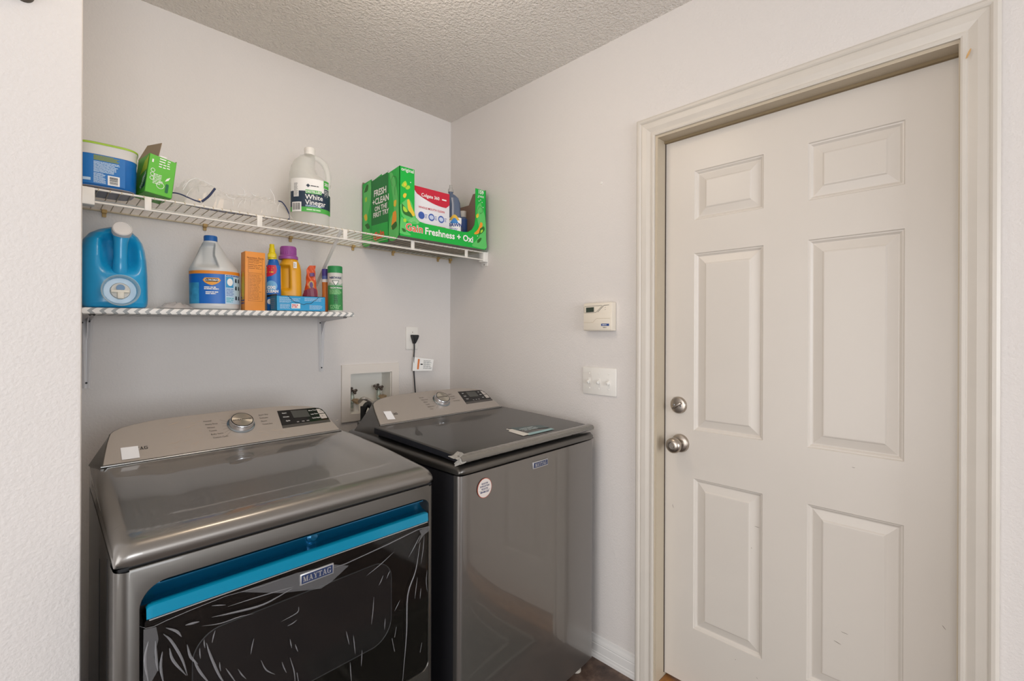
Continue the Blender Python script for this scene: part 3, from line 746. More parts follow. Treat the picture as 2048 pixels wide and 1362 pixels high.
CY0, CZ0, CDY, CDZ = .48, .957, .130, .088       # console slope
SL = math.hypot(CDY, CDZ)
FACE = frame_mat((0, CY0, CZ0), (1, 0, 0), (0, CDY / SL, CDZ / SL))
XA = .058                                       # where the sloped face meets its end caps at the top
def top_s(x):
    d = min(x, AW - x)
    return float(np.interp(d, [.058, .068, .085, .110, .150, .200, .343], [.113, .1245, .1345, .1425, .1500, .1545, .1570]))
EDGE = [(.033, 0.0), (.040, .040), (.048, .078), (.0535, .099), (.058, .113)]
def con_p(x, s, lift=0.0): return (x, CY0 + CDY / SL * s - CDZ / SL * lift, CZ0 + CDZ / SL * s + CDY / SL * lift)
def build_console(root):
    con = thing('console', (0, 0, 0)); con.parent = root
    bm = new_bm(); rings = []; yb = AD - .010
    d_ = [.058, .062, .068, .076, .085, .097, .110, .130, .150, .175, .20, .25, .30]
    xs = d_ + [AW / 2] + [AW - v for v in reversed(d_)]
    def section(x):
        t = top_s(x); P = [(x, CY0 - .004, CZ0 - .016), (x, CY0 - .004, CZ0 - .002)] + [con_p(x, t * f) for f in (.03, .35, .69, .88, 1.0)]
        a = con_p(x, t); P += [(x, a[1] + .005, a[2] + .0005), (x, a[1] + .010, a[2] - .004), (x, (a[1] + .012) * .45 + yb * .55, a[2] * .5 + (CZ0 - .04) * .5), (x, yb, CZ0 - .045)]
        return P
    for x in xs: rings.append([bm.verts.new(p) for p in section(x)])
    for a, b in zip(rings, rings[1:]):
        for k in range(len(a) - 1): bm.faces.new((a[k], a[k + 1], b[k + 1], b[k]))
    for s_ in (0, 1):
        fx = (lambda v: v) if s_ == 0 else (lambda v: AW - v)
        ring = rings[0] if s_ == 0 else rings[-1]
        apexb = ring[8].co
        # wedge of the sloped face outside the last section
        e = [bm.verts.new((fx(.030), CY0 - .004, CZ0 - .016)), bm.verts.new((fx(.031), CY0 - .004, CZ0 - .002))]
        for f in (.03, .35, .69, .88):
            q = .113 * f; e.append(bm.verts.new(con_p(fx(float(np.interp(q, [p[1] for p in EDGE], [p[0] for p in EDGE]))), q)))
        e.append(ring[6])
        for k in range(6):
            vs = [ring[k], ring[k + 1], e[k + 1], e[k]]; vs = list(dict.fromkeys(vs)); bm.faces.new(vs)
        # flat inclined end cap between that edge and the back edge
        K = Vector((fx(.008), .632, .880)); n = 7
        bk = [bm.verts.new(K.lerp(Vector((fx(.012), .630, .920)), 1.0) if k == 1 else (K if k == 0 else Vector((fx(.012), .630, .920)).lerp(apexb, (k - 1) / (n - 2)))) for k in range(n - 1)] + [ring[8]]
        lowf = bm.verts.new((fx(.014), .474, .880)); 
        bm.faces.new((lowf, e[0], e[1], bk[1], bk[0]))
        for k in range(1, 6):
            vs = list(dict.fromkeys([e[k], e[k + 1], bk[k + 1], bk[k]])); bm.faces.new(vs)
        bm.faces.new((ring[6], ring[7], ring[8]))
        # closing the back
        bm.faces.new((ring[8], ring[9], bk[4], bk[5])); bm.faces.new((ring[9], ring[10], bk[0], bk[1], bk[2], bk[3], bk[4]))
    bm_obj('console_body', bm, M_SLATE, con, smooth=True, angle=24)
    # lighter face plate
    ed = [(x + .003, max(s_, .004)) for x, s_ in EDGE]
    up_ = [(x, top_s(x) - .0035) for x in xs[1:-1]]
    pts = ed + up_ + [(AW - x, s_) for x, s_ in reversed(ed)]
    poly_panel('console_face', pts, FACE @ Matrix.Translation((0, 0, .0045)), .004, M_FACE, con)
    tube('console_lip', [(.031, CY0 - .004, CZ0 + .0030), (AW - .031, CY0 - .004, CZ0 + .0030)], .0022, M_LIP, con, seg=8)
    return con
FC = FACE @ Matrix.Translation((0, 0, .0048))
def build_knob(con, x=.3665, s=.0876, turn=0.0):
    k = thing('knob', tuple((FC @ Vector((x, s, 0)))), 0); k.parent = con
    k.rotation_euler = FACE.to_euler(); k.scale = (1.25, 1.25, .80)
    lathe('knob_ring', [(0, 0), (.0305, 0), (.0305, .002), (.027, .005), (.0255, .006), (0, .006)], mat('knob_ring_steel', '#9aa4ac', rough=.25, metal=1.0), k, seg=40)
    lathe('knob_barrel', [(.0270, .005), (.0262, .017), (.0256, .0225), (.0245, .024), (0, .024)], M_CHROME, k, seg=40)
    lathe('knob_groove', [(.0243, .0238), (.0243, .0246), (0, .0246)], M_BLACK, k, seg=40)
    lathe('knob_disc', [(.0224, .0244), (.0224, .0252), (0, .0252)], M_DISC, k, seg=40)
    text('knob_text', 'EXTRA POWER', Matrix.Translation((0, 0, .0252)), .0058, M_BLACK, k, bold=.012, xscale=1.05)
    return k
def build_display(con, L):
    d = thing('display', (0, 0, 0)); d.parent = con
    x0, x1, s0, s1 = .477, .636, .046, .129
    pts = [(x0, s0), (x1, s0), (x1 + .000, s0 + .02), (x1 - .001, s1 - .035), (x1 - .005, s1 - .018), (x1 - .014, s1 - .008), (x1 - .026, s1 - .005), (x0 + .008, s1)]
    poly_panel('display_glass', pts, FC, .0005, M_GLOSSBLK, d)
    shape('lower_band', [(x0, s0), (x1, s0), (x1, s0 + .012), (x0 + .001, s0 + .012)], FC, mat('smoked_band', '#4e4a47', rough=.25), d, lift=.0004)
    shape('lcd_screen', [(.525, .086), (.579, .083), (.579, .118), (.525, .122)], FC, M_LCD, d, lift=.0006)
    for yy, sq in ((.092, 0), (.066, 1)):
        pts = rrect(.611, yy, .632, yy + .023, .002) if sq else [(.611, yy), (.632, yy), (.630, yy + .010), (.622, yy + .023), (.611, yy + .025)]
        shape('touch_button', pts, FC, M_BTN, d, lift=.0006)
    text('button_mark', '>', FC, .008, M_BLACK, d, at=(.619, .078), lift=.001, bold=.03)
    line2('button_mark', [(.6215 + .003 * math.cos(a), .104 + .003 * math.sin(a)) for a in [k * math.pi / 6 for k in range(13)]], .0007, FC, M_BLACK, d, lift=.001)
    for s_, row in zip((.113, .094, .075), L):
        text('display_text', row[0], FC, .0072, M_PAPERW, d, at=(.503, s_ + .001), lift=.0008, bold=.01, xscale=.8)
        text('display_text', row[1], FC, .0072, M_PAPERW, d, at=(.596, s_ - .001), lift=.0008, bold=.01, xscale=.8)
    dashes('display_text', .528, .062, .580, .069, 1, FC, mat('dim_print', '#8d8a88', rough=.5), d, fill=.6, lift=.0008, seed=4, gap=1.2)
    return d
def cycle_print(con, lefts, rights, xl, xr):
    c = thing('cycle_list', (0, 0, 0)); c.parent = con
    for i, t in enumerate(lefts):
        s_ = .118 - i * .0145
        text('cycle_text', t, FC, .0075, M_INK, c, at=(xl + .002 * i, s_), align='LEFT', xscale=.9, lift=.0008)
        line2('pointer_line', [(xl + .043, s_), (.3665 - .034, s_ * .6 + .0876 * .4)], .0004, FC, M_INK, c)
    for i, t in enumerate(rights):
        s_ = .118 - i * .0145
        text('cycle_text', t, FC, .0075, M_INK, c, at=(xr, s_), align='LEFT', xscale=.9, lift=.0008)
def badge(root, x, z, w, h, y=0.0):
    b = thing('badge', (x, y, z)); b.parent = root
    B = frame_mat((0, -.0045, 0), (1, 0, 0), (0, 0, 1))
    box('badge_frame', (-w / 2, -.0045, -h / 2), (w / 2, .001, h / 2), M_SILVER, b, bev=.0012)
    shape('badge_plate', rrect(-w / 2 + .003, -h / 2 + .003, w / 2 - .003, h / 2 - .003, .0005, 2), B, M_NAVY, b, lift=.0003)
    serif_maytag('badge_letters', B, h * .50, M_SILVER, b, wide=1.0)
    return b
def prism(name, plan, z0, z1, m, parent, angle=40, bev=0):
    bm = new_bm(); a = [bm.verts.new((x, y, z0)) for x, y in plan]; b = [bm.verts.new((x, y, z1)) for x, y in plan]; n = len(plan)
    for i in range(n): bm.faces.new((a[i], a[(i + 1) % n], b[(i + 1) % n], b[i]))
    bm.faces.new(a); bm.faces.new(b)
    return bm_obj(name, bm, m, parent, smooth=True, angle=angle)
def top_panel(root, prof, zs, m, name='top_panel', edge=.030, amount=.55, ridge=None):
    bm = new_bm(); cols_ = []
    xs = [0, .0015, .004, .008, .013, .019, .026, .034] + [.034 + (AW - .068) * i / 30 for i in range(1, 30)] + [AW - v for v in (.034, .026, .019, .013, .008, .004, .0015, 0)]
    for x in xs:
        d = min(x, AW - x); q = max(0, 1 - d / edge); g = 1 - amount * (1 - math.sqrt(max(0, 1 - q * q)))
        col = [bm.verts.new((x, AD if False else prof[0][0], zs))]
        yb = prof[-1][0]
        for y, z in prof:
            zz = zs + (z - zs) * g
            if ridge: zz += ridge(x, y)
            col.append(bm.verts.new((x, y + (1 - g) * .02 * (1 if y < .1 else 0), zz)))
        col.append(bm.verts.new((x, yb, zs)))
        cols_.append(col)
    for a, b in zip(cols_, cols_[1:]):
        for k in range(len(a) - 1): bm.faces.new((a[k], a[k + 1], b[k + 1], b[k]))
        bm.faces.new((a[-1], a[0], b[0], b[-1]))
    bm.faces.new(cols_[0]); bm.faces.new(cols_[-1])
    return bm_obj(name, bm, m, root, smooth=True, angle=48)
def deck_profile(pts, n=60):
    s = spline([(p[0], p[1], 0) for p in pts], 8); return [(float(p[0]), float(p[1])) for p in s]

# ------------------------------------------------------------------ DRYER
dryer = thing('dryer', tuple(FD.O), ROT, label='dark grey front-loading dryer with blue protective film on its door handle', cat='dryer')
R_ = .020
arc = lambda cx, cy, a0, a1, n=8: [(cx + R_ * math.cos(math.radians(a0 + (a1 - a0) * k / n)), cy + R_ * math.sin(math.radians(a0 + (a1 - a0) * k / n))) for k in range(n + 1)]
prism('cabinet', [(.0, R_ + .045), (AW, R_ + .045), (AW, AD), (.0, AD)], Z_FOOT, Z_SEAM - .002, M_SLATE, dryer)
for z0, z1, ya, yb in ((.30, .86, .12, .122), (.25, .80, .30, .302)):
    box('side_groove', (-.0006, ya, z0), (.003, yb + .003, z1), M_BLACK, dryer)
# front sheet with the door opening
HX0, HX1, HZ0, HZ1 = .034, .667, .372, .842
outer = [(R_, Z_FOOT), (AW - R_, Z_FOOT), (AW - R_, Z_SEAM - .004), (R_, Z_SEAM - .004)]
def rr4(x0, z0, x1, z1, rtl, rtr, rb, n=8):
    out = []
    for cx, cz, r, a0 in ((x1 - rtr, z1 - rtr, rtr, 0), (x0 + rtl, z1 - rtl, rtl, 90), (x0 + rb, z0 + rb, rb, 180), (x1 - rb, z0 + rb, rb, 270)):
        for k in range(n + 1):
            a = math.radians(a0 + 90 * k / n); out.append((cx + r * math.cos(a), cz + r * math.sin(a)))
    return out
hole = rr4(HX0, HZ0, HX1, HZ1, .042, .026, .022)
from mathutils.geometry import tessellate_polygon
allp = outer + hole
tris = tessellate_polygon([[Vector((p[0], p[1], 0)) for p in outer], [Vector((p[0], p[1], 0)) for p in hole]])
bm = new_bm(); vv = [bm.verts.new((p[0], 0, p[1])) for p in allp]
for t in tris: bm.faces.new([vv[i] for i in t])
# rolled edge into the opening
hb = [bm.verts.new((p[0] + (.35 - p[0]) * .006, .004, p[1] - (p[1] - .6) * .006)) for p in hole]; hc = [bm.verts.new((v.co.x, .045, v.co.z)) for v in hb]
k0 = len(outer); n = len(hole)
for i in range(n):
    j = (i + 1) % n
    bm.faces.new((vv[k0 + i], vv[k0 + j], hb[j], hb[i])); bm.faces.new((hb[i], hb[j], hc[j], hc[i]))
# rounded vertical and top edges
for s in (0, 1):
    a_ = [(R_ * (1 - math.sin(math.radians(q))), R_ * (1 - math.cos(math.radians(q)))) for q in range(90, -1, -15)]
    a_ = [(R_, 0.0)] + [(R_ * (1 - math.sin(math.radians(q))), R_ * (1 - math.cos(math.radians(q)))) for q in range(15, 91, 15)] + [(0.0, R_ + .046)]
    cl = []
    for x, y in a_:
        X = x if s == 0 else AW - x
        cl.append((bm.verts.new((X, y, Z_FOOT)), bm.verts.new((X, y, Z_SEAM - .004))))
    for p, q in zip(cl, cl[1:]): bm.faces.new((p[0], q[0], q[1], p[1]))
te = [(0, Z_SEAM - .004), (.0015, Z_SEAM - .0012), (.006, Z_SEAM)]
tv = [[bm.verts.new((R_, y, z)), bm.verts.new((AW - R_, y, z))] for y, z in te]
for p, q in zip(tv, tv[1:]): bm.faces.new((p[0], p[1], q[1], q[0]))
bmesh.ops.remove_doubles(bm, verts=bm.verts, dist=2e-5)
bm_obj('front_panel', bm, M_SLATE, dryer, smooth=True, angle=30)
box('seam_gasket', (.006, .008, Z_SEAM - .012), (AW - .006, .068, .8815), M_BLACK, dryer)
# deck
dp_ = deck_profile([(.004, .880), (.000, .892), (.002, .904), (.012, .9155), (.030, .9215), (.06, .9255), (.12, .932), (.2, .941), (.30, .9495), (.40, .9555), (.48, .958), (.60, .958), (.650, .958)])
def ridge(x, y):
    e = min(max((min(x, AW - x) - .09) / .05, 0), 1); e = e * e * (3 - 2 * e)
    return -.0035 * e * (1 / (1 + math.exp(-(y - .095) / .0022))) * (1 / (1 + math.exp((y - .455) / .004)))
prof2 = [p for p in dp_]
prof2 += [(y, float(np.interp(y, [p[0] for p in dp_[16:]], [p[1] for p in dp_[16:]]))) for y in np.arange(.082, .112, .003)]
lo16 = dp_[:16]; hi16 = sorted(set([(round(a, 5), b) for a, b in prof2[16:]]), key=lambda q: q[0])
hi16 = [p for p in hi16 if p[0] > lo16[-1][0]]
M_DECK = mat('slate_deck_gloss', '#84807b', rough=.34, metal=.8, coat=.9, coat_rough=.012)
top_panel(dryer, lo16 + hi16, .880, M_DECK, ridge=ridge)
con = build_console(dryer); build_knob(con)
build_display(con, [('Steam', 'More Time'), ('Wrinkle', 'Less Time'), ('Cycle', 'Cycle Signal')])
cycle_print(con, ['Normal', 'Heavy Duty', 'Whites', 'Towels', 'Bulky Items', 'Custom Cycle'], ['Quick Dry', 'Delicates', 'Sheets', 'Timed Dry'], .272, .424)
serif_maytag('brand_print', FC @ Matrix.Translation((.103, .045, 0)), .0105, M_INK, con)
shape('blank_sticker', [(.073, .012), (.109, .011), (.1105, .054), (.0745, .055)], FC, M_STICK, con, lift=.0012)
# scattered creases in the console's clear film
rn = random.Random(5); bm = new_bm()
def ribbon(bm, pts, w):
    pts = [Vector(tuple(map(float, p))) for p in pts]; L = []; 
    for i, p in enumerate(pts):
        d = (pts[min(i + 1, len(pts) - 1)] - pts[max(i - 1, 0)]).normalized(); yield_n = d
        L.append((p, d))
    return L
def add_ribbon2(bm, pts2, w, M, lift=.0008):
    prev = None; n = len(pts2)
    for i, (x, y) in enumerate(pts2):
        a = pts2[max(i - 1, 0)]; b = pts2[min(i + 1, n - 1)]; dx, dy = b[0] - a[0], b[1] - a[1]; l = math.hypot(dx, dy) or 1
        ww = w / 2 * (math.sin(math.pi * (i + .35) / (n - 1 + .7)) * .9 + .1); nx, ny = -dy / l * ww, dx / l * ww
        c = [bm.verts.new(M @ Vector((x + s * nx, y + s * ny, lift + (0 if s else w * .25)))) for s in (-1, 0, 1)]
        if prev:
            bm.faces.new((prev[0], prev[1], c[1], c[0])); bm.faces.new((prev[1], prev[2], c[2], c[1]))
        prev = c
def film_mat(name, alpha, col='#c8c6c2', rough=.25):
    return mat(name, col, rough=rough, alpha=alpha, spec=.6)
for k in range(34):
    x = rn.uniform(.17, .26) if k < 20 else rn.uniform(.40, .47) if k < 30 else rn.uniform(.55, .65); s_ = rn.uniform(.02, .125) if k < 20 else rn.uniform(.02, .05)
    a = rn.uniform(.05, .6) if k < 20 else rn.uniform(-.5, .2); l = rn.uniform(.006, .026)
    add_ribbon2(bm, [(x, s_), (x + l * .5 * math.cos(a), s_ + l * .5 * math.sin(a) + .0006), (x + l * math.cos(a), s_ + l * math.sin(a))], .0011, FC)
o = bm_obj('film_crease', bm, film_mat('film_crease_warm', .75, '#cdb9a3', .3), con); tag(o, 'fine creases in the clear protective film', kind='stuff')

# door assembly
dd = thing('dryer_door', (0, 0, 0)); dd.parent = dryer; tag(dd, 'black glass dryer door under clear film')
GL = rr4(HX0 + .008, HZ0 + .004, HX1 - .003, .776, .004, .004, .020)
M_DGLASS = mat('black_door_glass', '#120f0d', rough=.06, spec=.5)
poly_panel('door_glass', GL, frame_mat((0, .002, 0), (1, 0, 0), (0, 0, 1)), .03, M_DGLASS, dd)
wr_ = rr4(.115, .509, .549, .715, .05, .05, .055, 10)
WM = frame_mat((0, .0018, 0), (1, 0, 0), (0, 0, 1))
bm = new_bm(); add_tube(bm, [WM @ Vector((p[0], p[1], .0002)) for p in wr_], .0011, 6, closed=True)
bm_obj('window_edge', bm, mat('window_edge_grey', '#2c2c2e', rough=.3), dd, smooth=True)
poly_panel('window_glass', wr_, frame_mat((0, .0016, 0), (1, 0, 0), (0, 0, 1)), .0, mat('smoked_window', '#1c1a1a', rough=.10, spec=.6), dd)
# scoop handle in blue film
M_BLUED = mat('blue_film_shade', '#0e648a', rough=.18, metal=.6, coat=.7, coat_rough=.05)  # same film twice: scoop shade and grip light put into the colours
M_BLUEL = mat('blue_film_lit', '#0a8db2', rough=.22, metal=.2, coat=.4, coat_rough=.1)
bm = new_bm(); rows_ = []
pr = [(.0445, .841), (.046, .826), (.040, .812), (.030, .805), (.018, .8035), (.008, .803)]
xs = [HX0 + .001 + (HX1 - HX0 - .002) * i / 40 for i in range(41)]
for x in xs:
    col = []
    for y, z in pr: col.append(bm.verts.new((x, y, z)))
    rows_.append(col)
for a, b in zip(rows_, rows_[1:]):
    for k in range(len(pr) - 1): bm.faces.new((a[k], a[k + 1], b[k + 1], b[k]))
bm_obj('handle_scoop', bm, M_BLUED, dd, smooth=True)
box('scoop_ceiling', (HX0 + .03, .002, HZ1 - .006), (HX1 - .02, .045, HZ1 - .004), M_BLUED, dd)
bm = new_bm()
hp_ = [(.010, .8035), (.002, .8045), (-.003, .802), (-.0015, .779), (.004, .7765)]
prev = None
for x, ins in ((HX0 + .010, .006), (HX0 + .013, .002), (HX0 + .02, 0), (HX1 - .012, 0), (HX1 - .006, .002), (HX1 - .004, .006)):
    ring = [bm.verts.new((x, y + ins * (.6 if k in (1, 2) else 0), z - (ins if k < 3 else 0))) for k, (y, z) in enumerate(hp_)]
    if prev:
        for k in range(len(hp_) - 1): bm.faces.new((prev[k], prev[k + 1], ring[k + 1], ring[k]))
    prev = ring
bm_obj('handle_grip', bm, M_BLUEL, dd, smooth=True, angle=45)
bm = new_bm(); add_box(bm, (HX0 + .014, -.0022, .7758), (HX1 - .006, .003, .7775))
bm_obj('grip_edge', bm, M_SILVER, dd)
lathe('door_latch', [(0, .0), (.016, 0), (.014, .012), (.008, .018), (0, .019)], M_BLUED, dd, seg=20, M=Matrix.Translation((.36, .046, .820)) @ Matrix.Rotation(math.radians(90), 4, 'X'))
badge(dd, .353, .748, .077, .0245)
# clear film over the glass
FR = frame_mat((0, -.0035, 0), (1, 0, 0), (0, 0, 1))
def zp(x, y): p = FD.front(170 + x / 2.844, 930 + y / 2.844, -.0035); return (float(p[0]), float(p[2]))
top_e = [(305, 915), (345, 928), (390, 918), (460, 885), (600, 825), (800, 745), (1000, 690), (1190, 622), (1300, 640), (1410, 585), (1480, 562), (1720, 452), (1890, 368), (1955, 348)]
film = [zp(*p) for p in top_e] + [(.664, .60), (.667, .50), (.666, .395), (.655, .383), (.60, .380), (.04, .380), (.041, .60)]
bm = new_bm(); vs = [bm.verts.new((x, -.0030, z)) for x, z in film]; bm.faces.new(vs); bmesh.ops.triangulate(bm, faces=bm.faces)
bm_obj('clear_film', bm, mat('clear_film', '#0b0b0b', rough=.08, alpha=.03, spec=.5), dd)
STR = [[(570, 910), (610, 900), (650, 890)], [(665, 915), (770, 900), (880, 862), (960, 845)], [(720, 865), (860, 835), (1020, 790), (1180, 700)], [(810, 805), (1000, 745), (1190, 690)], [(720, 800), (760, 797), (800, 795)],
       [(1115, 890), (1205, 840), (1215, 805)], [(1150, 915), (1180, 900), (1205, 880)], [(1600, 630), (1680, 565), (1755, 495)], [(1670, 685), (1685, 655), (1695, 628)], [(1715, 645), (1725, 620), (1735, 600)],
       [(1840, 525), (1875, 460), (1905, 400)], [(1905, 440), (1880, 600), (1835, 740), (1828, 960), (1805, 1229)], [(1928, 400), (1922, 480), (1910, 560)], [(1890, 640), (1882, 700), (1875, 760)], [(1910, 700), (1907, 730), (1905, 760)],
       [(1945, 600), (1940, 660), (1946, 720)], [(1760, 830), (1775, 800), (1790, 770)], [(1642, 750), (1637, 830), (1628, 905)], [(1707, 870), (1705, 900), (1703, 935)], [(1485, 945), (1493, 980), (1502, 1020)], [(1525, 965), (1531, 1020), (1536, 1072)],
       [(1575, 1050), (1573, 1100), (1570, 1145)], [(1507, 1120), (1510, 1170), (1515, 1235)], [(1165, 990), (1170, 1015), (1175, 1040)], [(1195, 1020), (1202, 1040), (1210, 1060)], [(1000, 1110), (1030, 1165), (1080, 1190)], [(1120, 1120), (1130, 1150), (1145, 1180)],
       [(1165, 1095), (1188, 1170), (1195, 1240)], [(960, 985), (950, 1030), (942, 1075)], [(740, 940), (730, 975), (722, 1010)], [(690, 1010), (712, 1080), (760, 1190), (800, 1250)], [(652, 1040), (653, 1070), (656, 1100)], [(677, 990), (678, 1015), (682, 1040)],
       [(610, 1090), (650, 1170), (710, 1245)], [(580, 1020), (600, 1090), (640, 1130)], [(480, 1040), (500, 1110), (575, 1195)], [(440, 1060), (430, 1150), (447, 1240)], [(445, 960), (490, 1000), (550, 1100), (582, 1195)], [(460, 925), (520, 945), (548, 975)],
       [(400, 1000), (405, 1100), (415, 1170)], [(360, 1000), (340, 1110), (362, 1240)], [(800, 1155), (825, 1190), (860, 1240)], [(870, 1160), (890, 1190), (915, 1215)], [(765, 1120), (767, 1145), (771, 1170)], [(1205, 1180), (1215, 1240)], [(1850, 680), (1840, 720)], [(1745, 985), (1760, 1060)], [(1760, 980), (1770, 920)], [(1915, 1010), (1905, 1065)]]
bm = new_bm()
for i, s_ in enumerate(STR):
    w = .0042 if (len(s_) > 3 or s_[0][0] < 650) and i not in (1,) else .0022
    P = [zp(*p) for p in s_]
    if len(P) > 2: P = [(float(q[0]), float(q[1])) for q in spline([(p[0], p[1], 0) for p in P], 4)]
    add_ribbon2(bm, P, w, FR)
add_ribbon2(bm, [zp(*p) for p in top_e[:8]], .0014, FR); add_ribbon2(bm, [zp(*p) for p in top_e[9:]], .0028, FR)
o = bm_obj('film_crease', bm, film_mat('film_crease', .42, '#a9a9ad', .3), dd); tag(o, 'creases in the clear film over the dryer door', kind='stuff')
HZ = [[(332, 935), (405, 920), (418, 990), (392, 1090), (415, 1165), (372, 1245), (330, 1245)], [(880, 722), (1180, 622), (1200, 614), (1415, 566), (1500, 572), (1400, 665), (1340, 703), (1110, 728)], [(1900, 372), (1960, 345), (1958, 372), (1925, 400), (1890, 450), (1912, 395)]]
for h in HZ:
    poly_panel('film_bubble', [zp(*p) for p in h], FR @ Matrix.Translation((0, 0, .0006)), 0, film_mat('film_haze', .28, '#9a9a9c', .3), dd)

# the cabinet draws in slightly towards its left rear corner
def draw_in(o, k=.026):
    for v in o.data.vertices: v.co.x += k * max(0, v.co.y - .02) / .63 * (1 - min(max(v.co.x / AW, 0), 1))
for o in dryer.children:
    if o.type == 'MESH' and o.name.split('.')[0] in ('cabinet', 'top_panel', 'side_groove'): draw_in(o)
    for c in o.children:
        if c.name.split('.')[0] == 'console_body':
            for v in c.data.vertices:
                if v.co.z < .925 and v.co.x < .05: v.co.x += .022 * max(0, v.co.y - .02) / .63
# ------------------------------------------------------------------ WASHER
washer = thing('washer', tuple(FWs.O), ROT, label='dark grey top-loading washer with glossy front beside the right wall', cat='washer')
plan = []
for k in range(0, 7): a = math.radians(180 + 15 * k); plan.append((.014 + .014 * math.cos(a), .014 + .014 * math.sin(a) + .004))
for i in range(1, 24):
    x = .014 + (AW - .028) * i / 24; e = min(x, AW - x) / .16; e = min(1, e); plan.append((x, .004 * (1 - e) ** 2))
for k in range(0, 7): a = math.radians(270 + 15 * k); plan.append((AW - .014 + .014 * math.cos(a), .014 + .014 * math.sin(a) + .004))
M_WFRONT = mat('slate_front_gloss', '#7f7b77', rough=.34, metal=.8, coat=1.0, coat_rough=.02)
prism('front_panel', plan + [(AW, .03), (0, .03)], Z_FOOT, Z_SEAM + .0055, M_WFRONT, washer, angle=60)
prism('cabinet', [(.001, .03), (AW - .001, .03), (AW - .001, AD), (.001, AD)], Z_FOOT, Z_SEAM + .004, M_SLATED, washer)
for x, y in ((.05, .06), (AW - .07, .035), (.05, AD - .06), (AW - .05, AD - .06)):
    lathe('foot', [(0, 0), (.019, 0), (.019, .010), (.010, .014), (.010, Z_FOOT + .002), (0, Z_FOOT + .002)], mat('foot_plastic', '#bdb6ab', rough=.6), washer, seg=20, M=Matrix.Translation((x, y, 0)))
wp_ = deck_profile([(.003, .886), (.000, .894), (.003, .902), (.014, .908), (.03, .910), (.2, .915), (.4, .921), (.55, .925), (.650, .926)])
top_panel(washer, wp_, .886, M_SLATE, edge=.022, amount=.5)
con = build_console(washer); build_knob(con)
prism('console_base', [(.034, .475), (AW - .034, .475), (AW - .034, AD - .012), (.034, AD - .012)], .920, CZ0 - .004, M_SLATE, con)
build_display(con, [('Soil', 'Spin'), ('Temp', 'Rinse'), ('Steam', 'Soak')])
cycle_print(con, ['Normal', 'Heavy Duty', 'Whites', 'Towels', 'Bulky Items', 'Clean'], ['Quick', 'Delicates', 'Colors', 'Rinse & Spin'], .272, .424)
serif_maytag('brand_print', FC @ Matrix.Translation((.103, .048, 0)), .0105, M_INK, con)
shape('blank_sticker', [(.075, .022), (.106, .019), (.110, .064), (.079, .067)], FC, M_STICK, con, lift=.0012)
# lid
lid = thing('washer_lid', (0, 0, 0)); lid.parent = washer; tag(lid, 'dark glossy washer lid')
LX0, LX1 = .010, .672
bm = new_bm(); P = []
lp = [(.006, .9215, .934), (.018, .9195, .9375), (.10, .925, .943), (.25, .930, .950), (.38, .935, .9555), (.478, .938, .959)]
cols_ = []
for x, ins in ((LX0, .004), (LX0 + .003, .001), (LX0 + .008, 0), (LX1 - .008, 0), (LX1 - .003, .001), (LX1, .004)):
    up_ = [bm.verts.new((x, y, zt - ins)) for y, zb, zt in lp]; dn = [bm.verts.new((x, y, zb + ins * .5)) for y, zb, zt in lp]
    cols_.append((up_, dn))
for (a, c), (b, d) in zip(cols_, cols_[1:]):
    for k in range(len(lp) - 1):
        bm.faces.new((a[k], a[k + 1], b[k + 1], b[k])); bm.faces.new((c[k], c[k + 1], d[k + 1], d[k]))
    bm.faces.new((a[0], b[0], d[0], c[0])); bm.faces.new((a[-1], b[-1], d[-1], c[-1]))
for a, c in (cols_[0], cols_[-1]):
    for k in range(len(lp) - 1): bm.faces.new((a[k], a[k + 1], c[k + 1], c[k]))
bm_obj('lid_panel', bm, mat('lid_gloss', '#3a3835', rough=.4, metal=.3, coat=.4, coat_rough=.01), lid, smooth=True, angle=35)
bm = new_bm()
for x0, x1 in ((LX0 - .0005, LX0 + .004),):
    vs = []
    for y, zb, zt in lp: vs.append((bm.verts.new((x0, y, zb - .002)), bm.verts.new((x0, y, zt - .0035))))
    for p, q in zip(vs, vs[1:]): bm.faces.new((p[0], q[0], q[1], p[1]))
bm_obj('lid_side', bm, mat('lid_side_dark', '#232429', rough=.35), lid)
# front rail wrapped in crumpled film
rn = random.Random(9); bm = new_bm(); prev = None; NF = 90
for i in range(NF + 1):
    x = LX0 - .006 + (LX1 - LX0 + .012) * i / NF
    j = lambda s=.0005: rn.uniform(-s, s)
    ring = [bm.verts.new((x, .026 + j(.0015), .9395 + j(.0003))), bm.verts.new((x, .016 + j(), .9395 + j())), bm.verts.new((x, .004 + j(), .9375 + j())), bm.verts.new((x, -.0035 + j(), .931 + j())), bm.verts.new((x, -.001 + j(), .921 + j())), bm.verts.new((x, .010, .9185))]
    if prev:
        for k in range(5): bm.faces.new((prev[k], prev[k + 1], ring[k + 1], ring[k]))
    prev = ring
bm_obj('rail_film', bm, mat('rail_film', '#807d77', rough=.24, metal=.6, coat=.6), lid, smooth=True)
bm = new_bm()   # loose crumpled end of the film at the near corner
pts = [(-.006, .030, .941), (-.030, .020, .944), (-.022, .006, .940), (-.010, -.004, .934), (-.028, -.006, .930), (-.024, -.002, .920), (-.004, -.006, .921), (.02, -.004, .924), (.03, .02, .9415), (.028, .045, .9435)]
vs = [bm.verts.new(p) for p in pts]; c = bm.verts.new((.004, .006, .9375))
for i in range(len(vs)): bm.faces.new((vs[i], vs[(i + 1) % len(vs)], c))
bmesh.ops.subdivide_edges(bm, edges=bm.edges[:], cuts=2)
for v in bm.verts: v.co += Vector((rn.uniform(-.002, .002), rn.uniform(-.002, .002), rn.uniform(-.0015, .0015)))
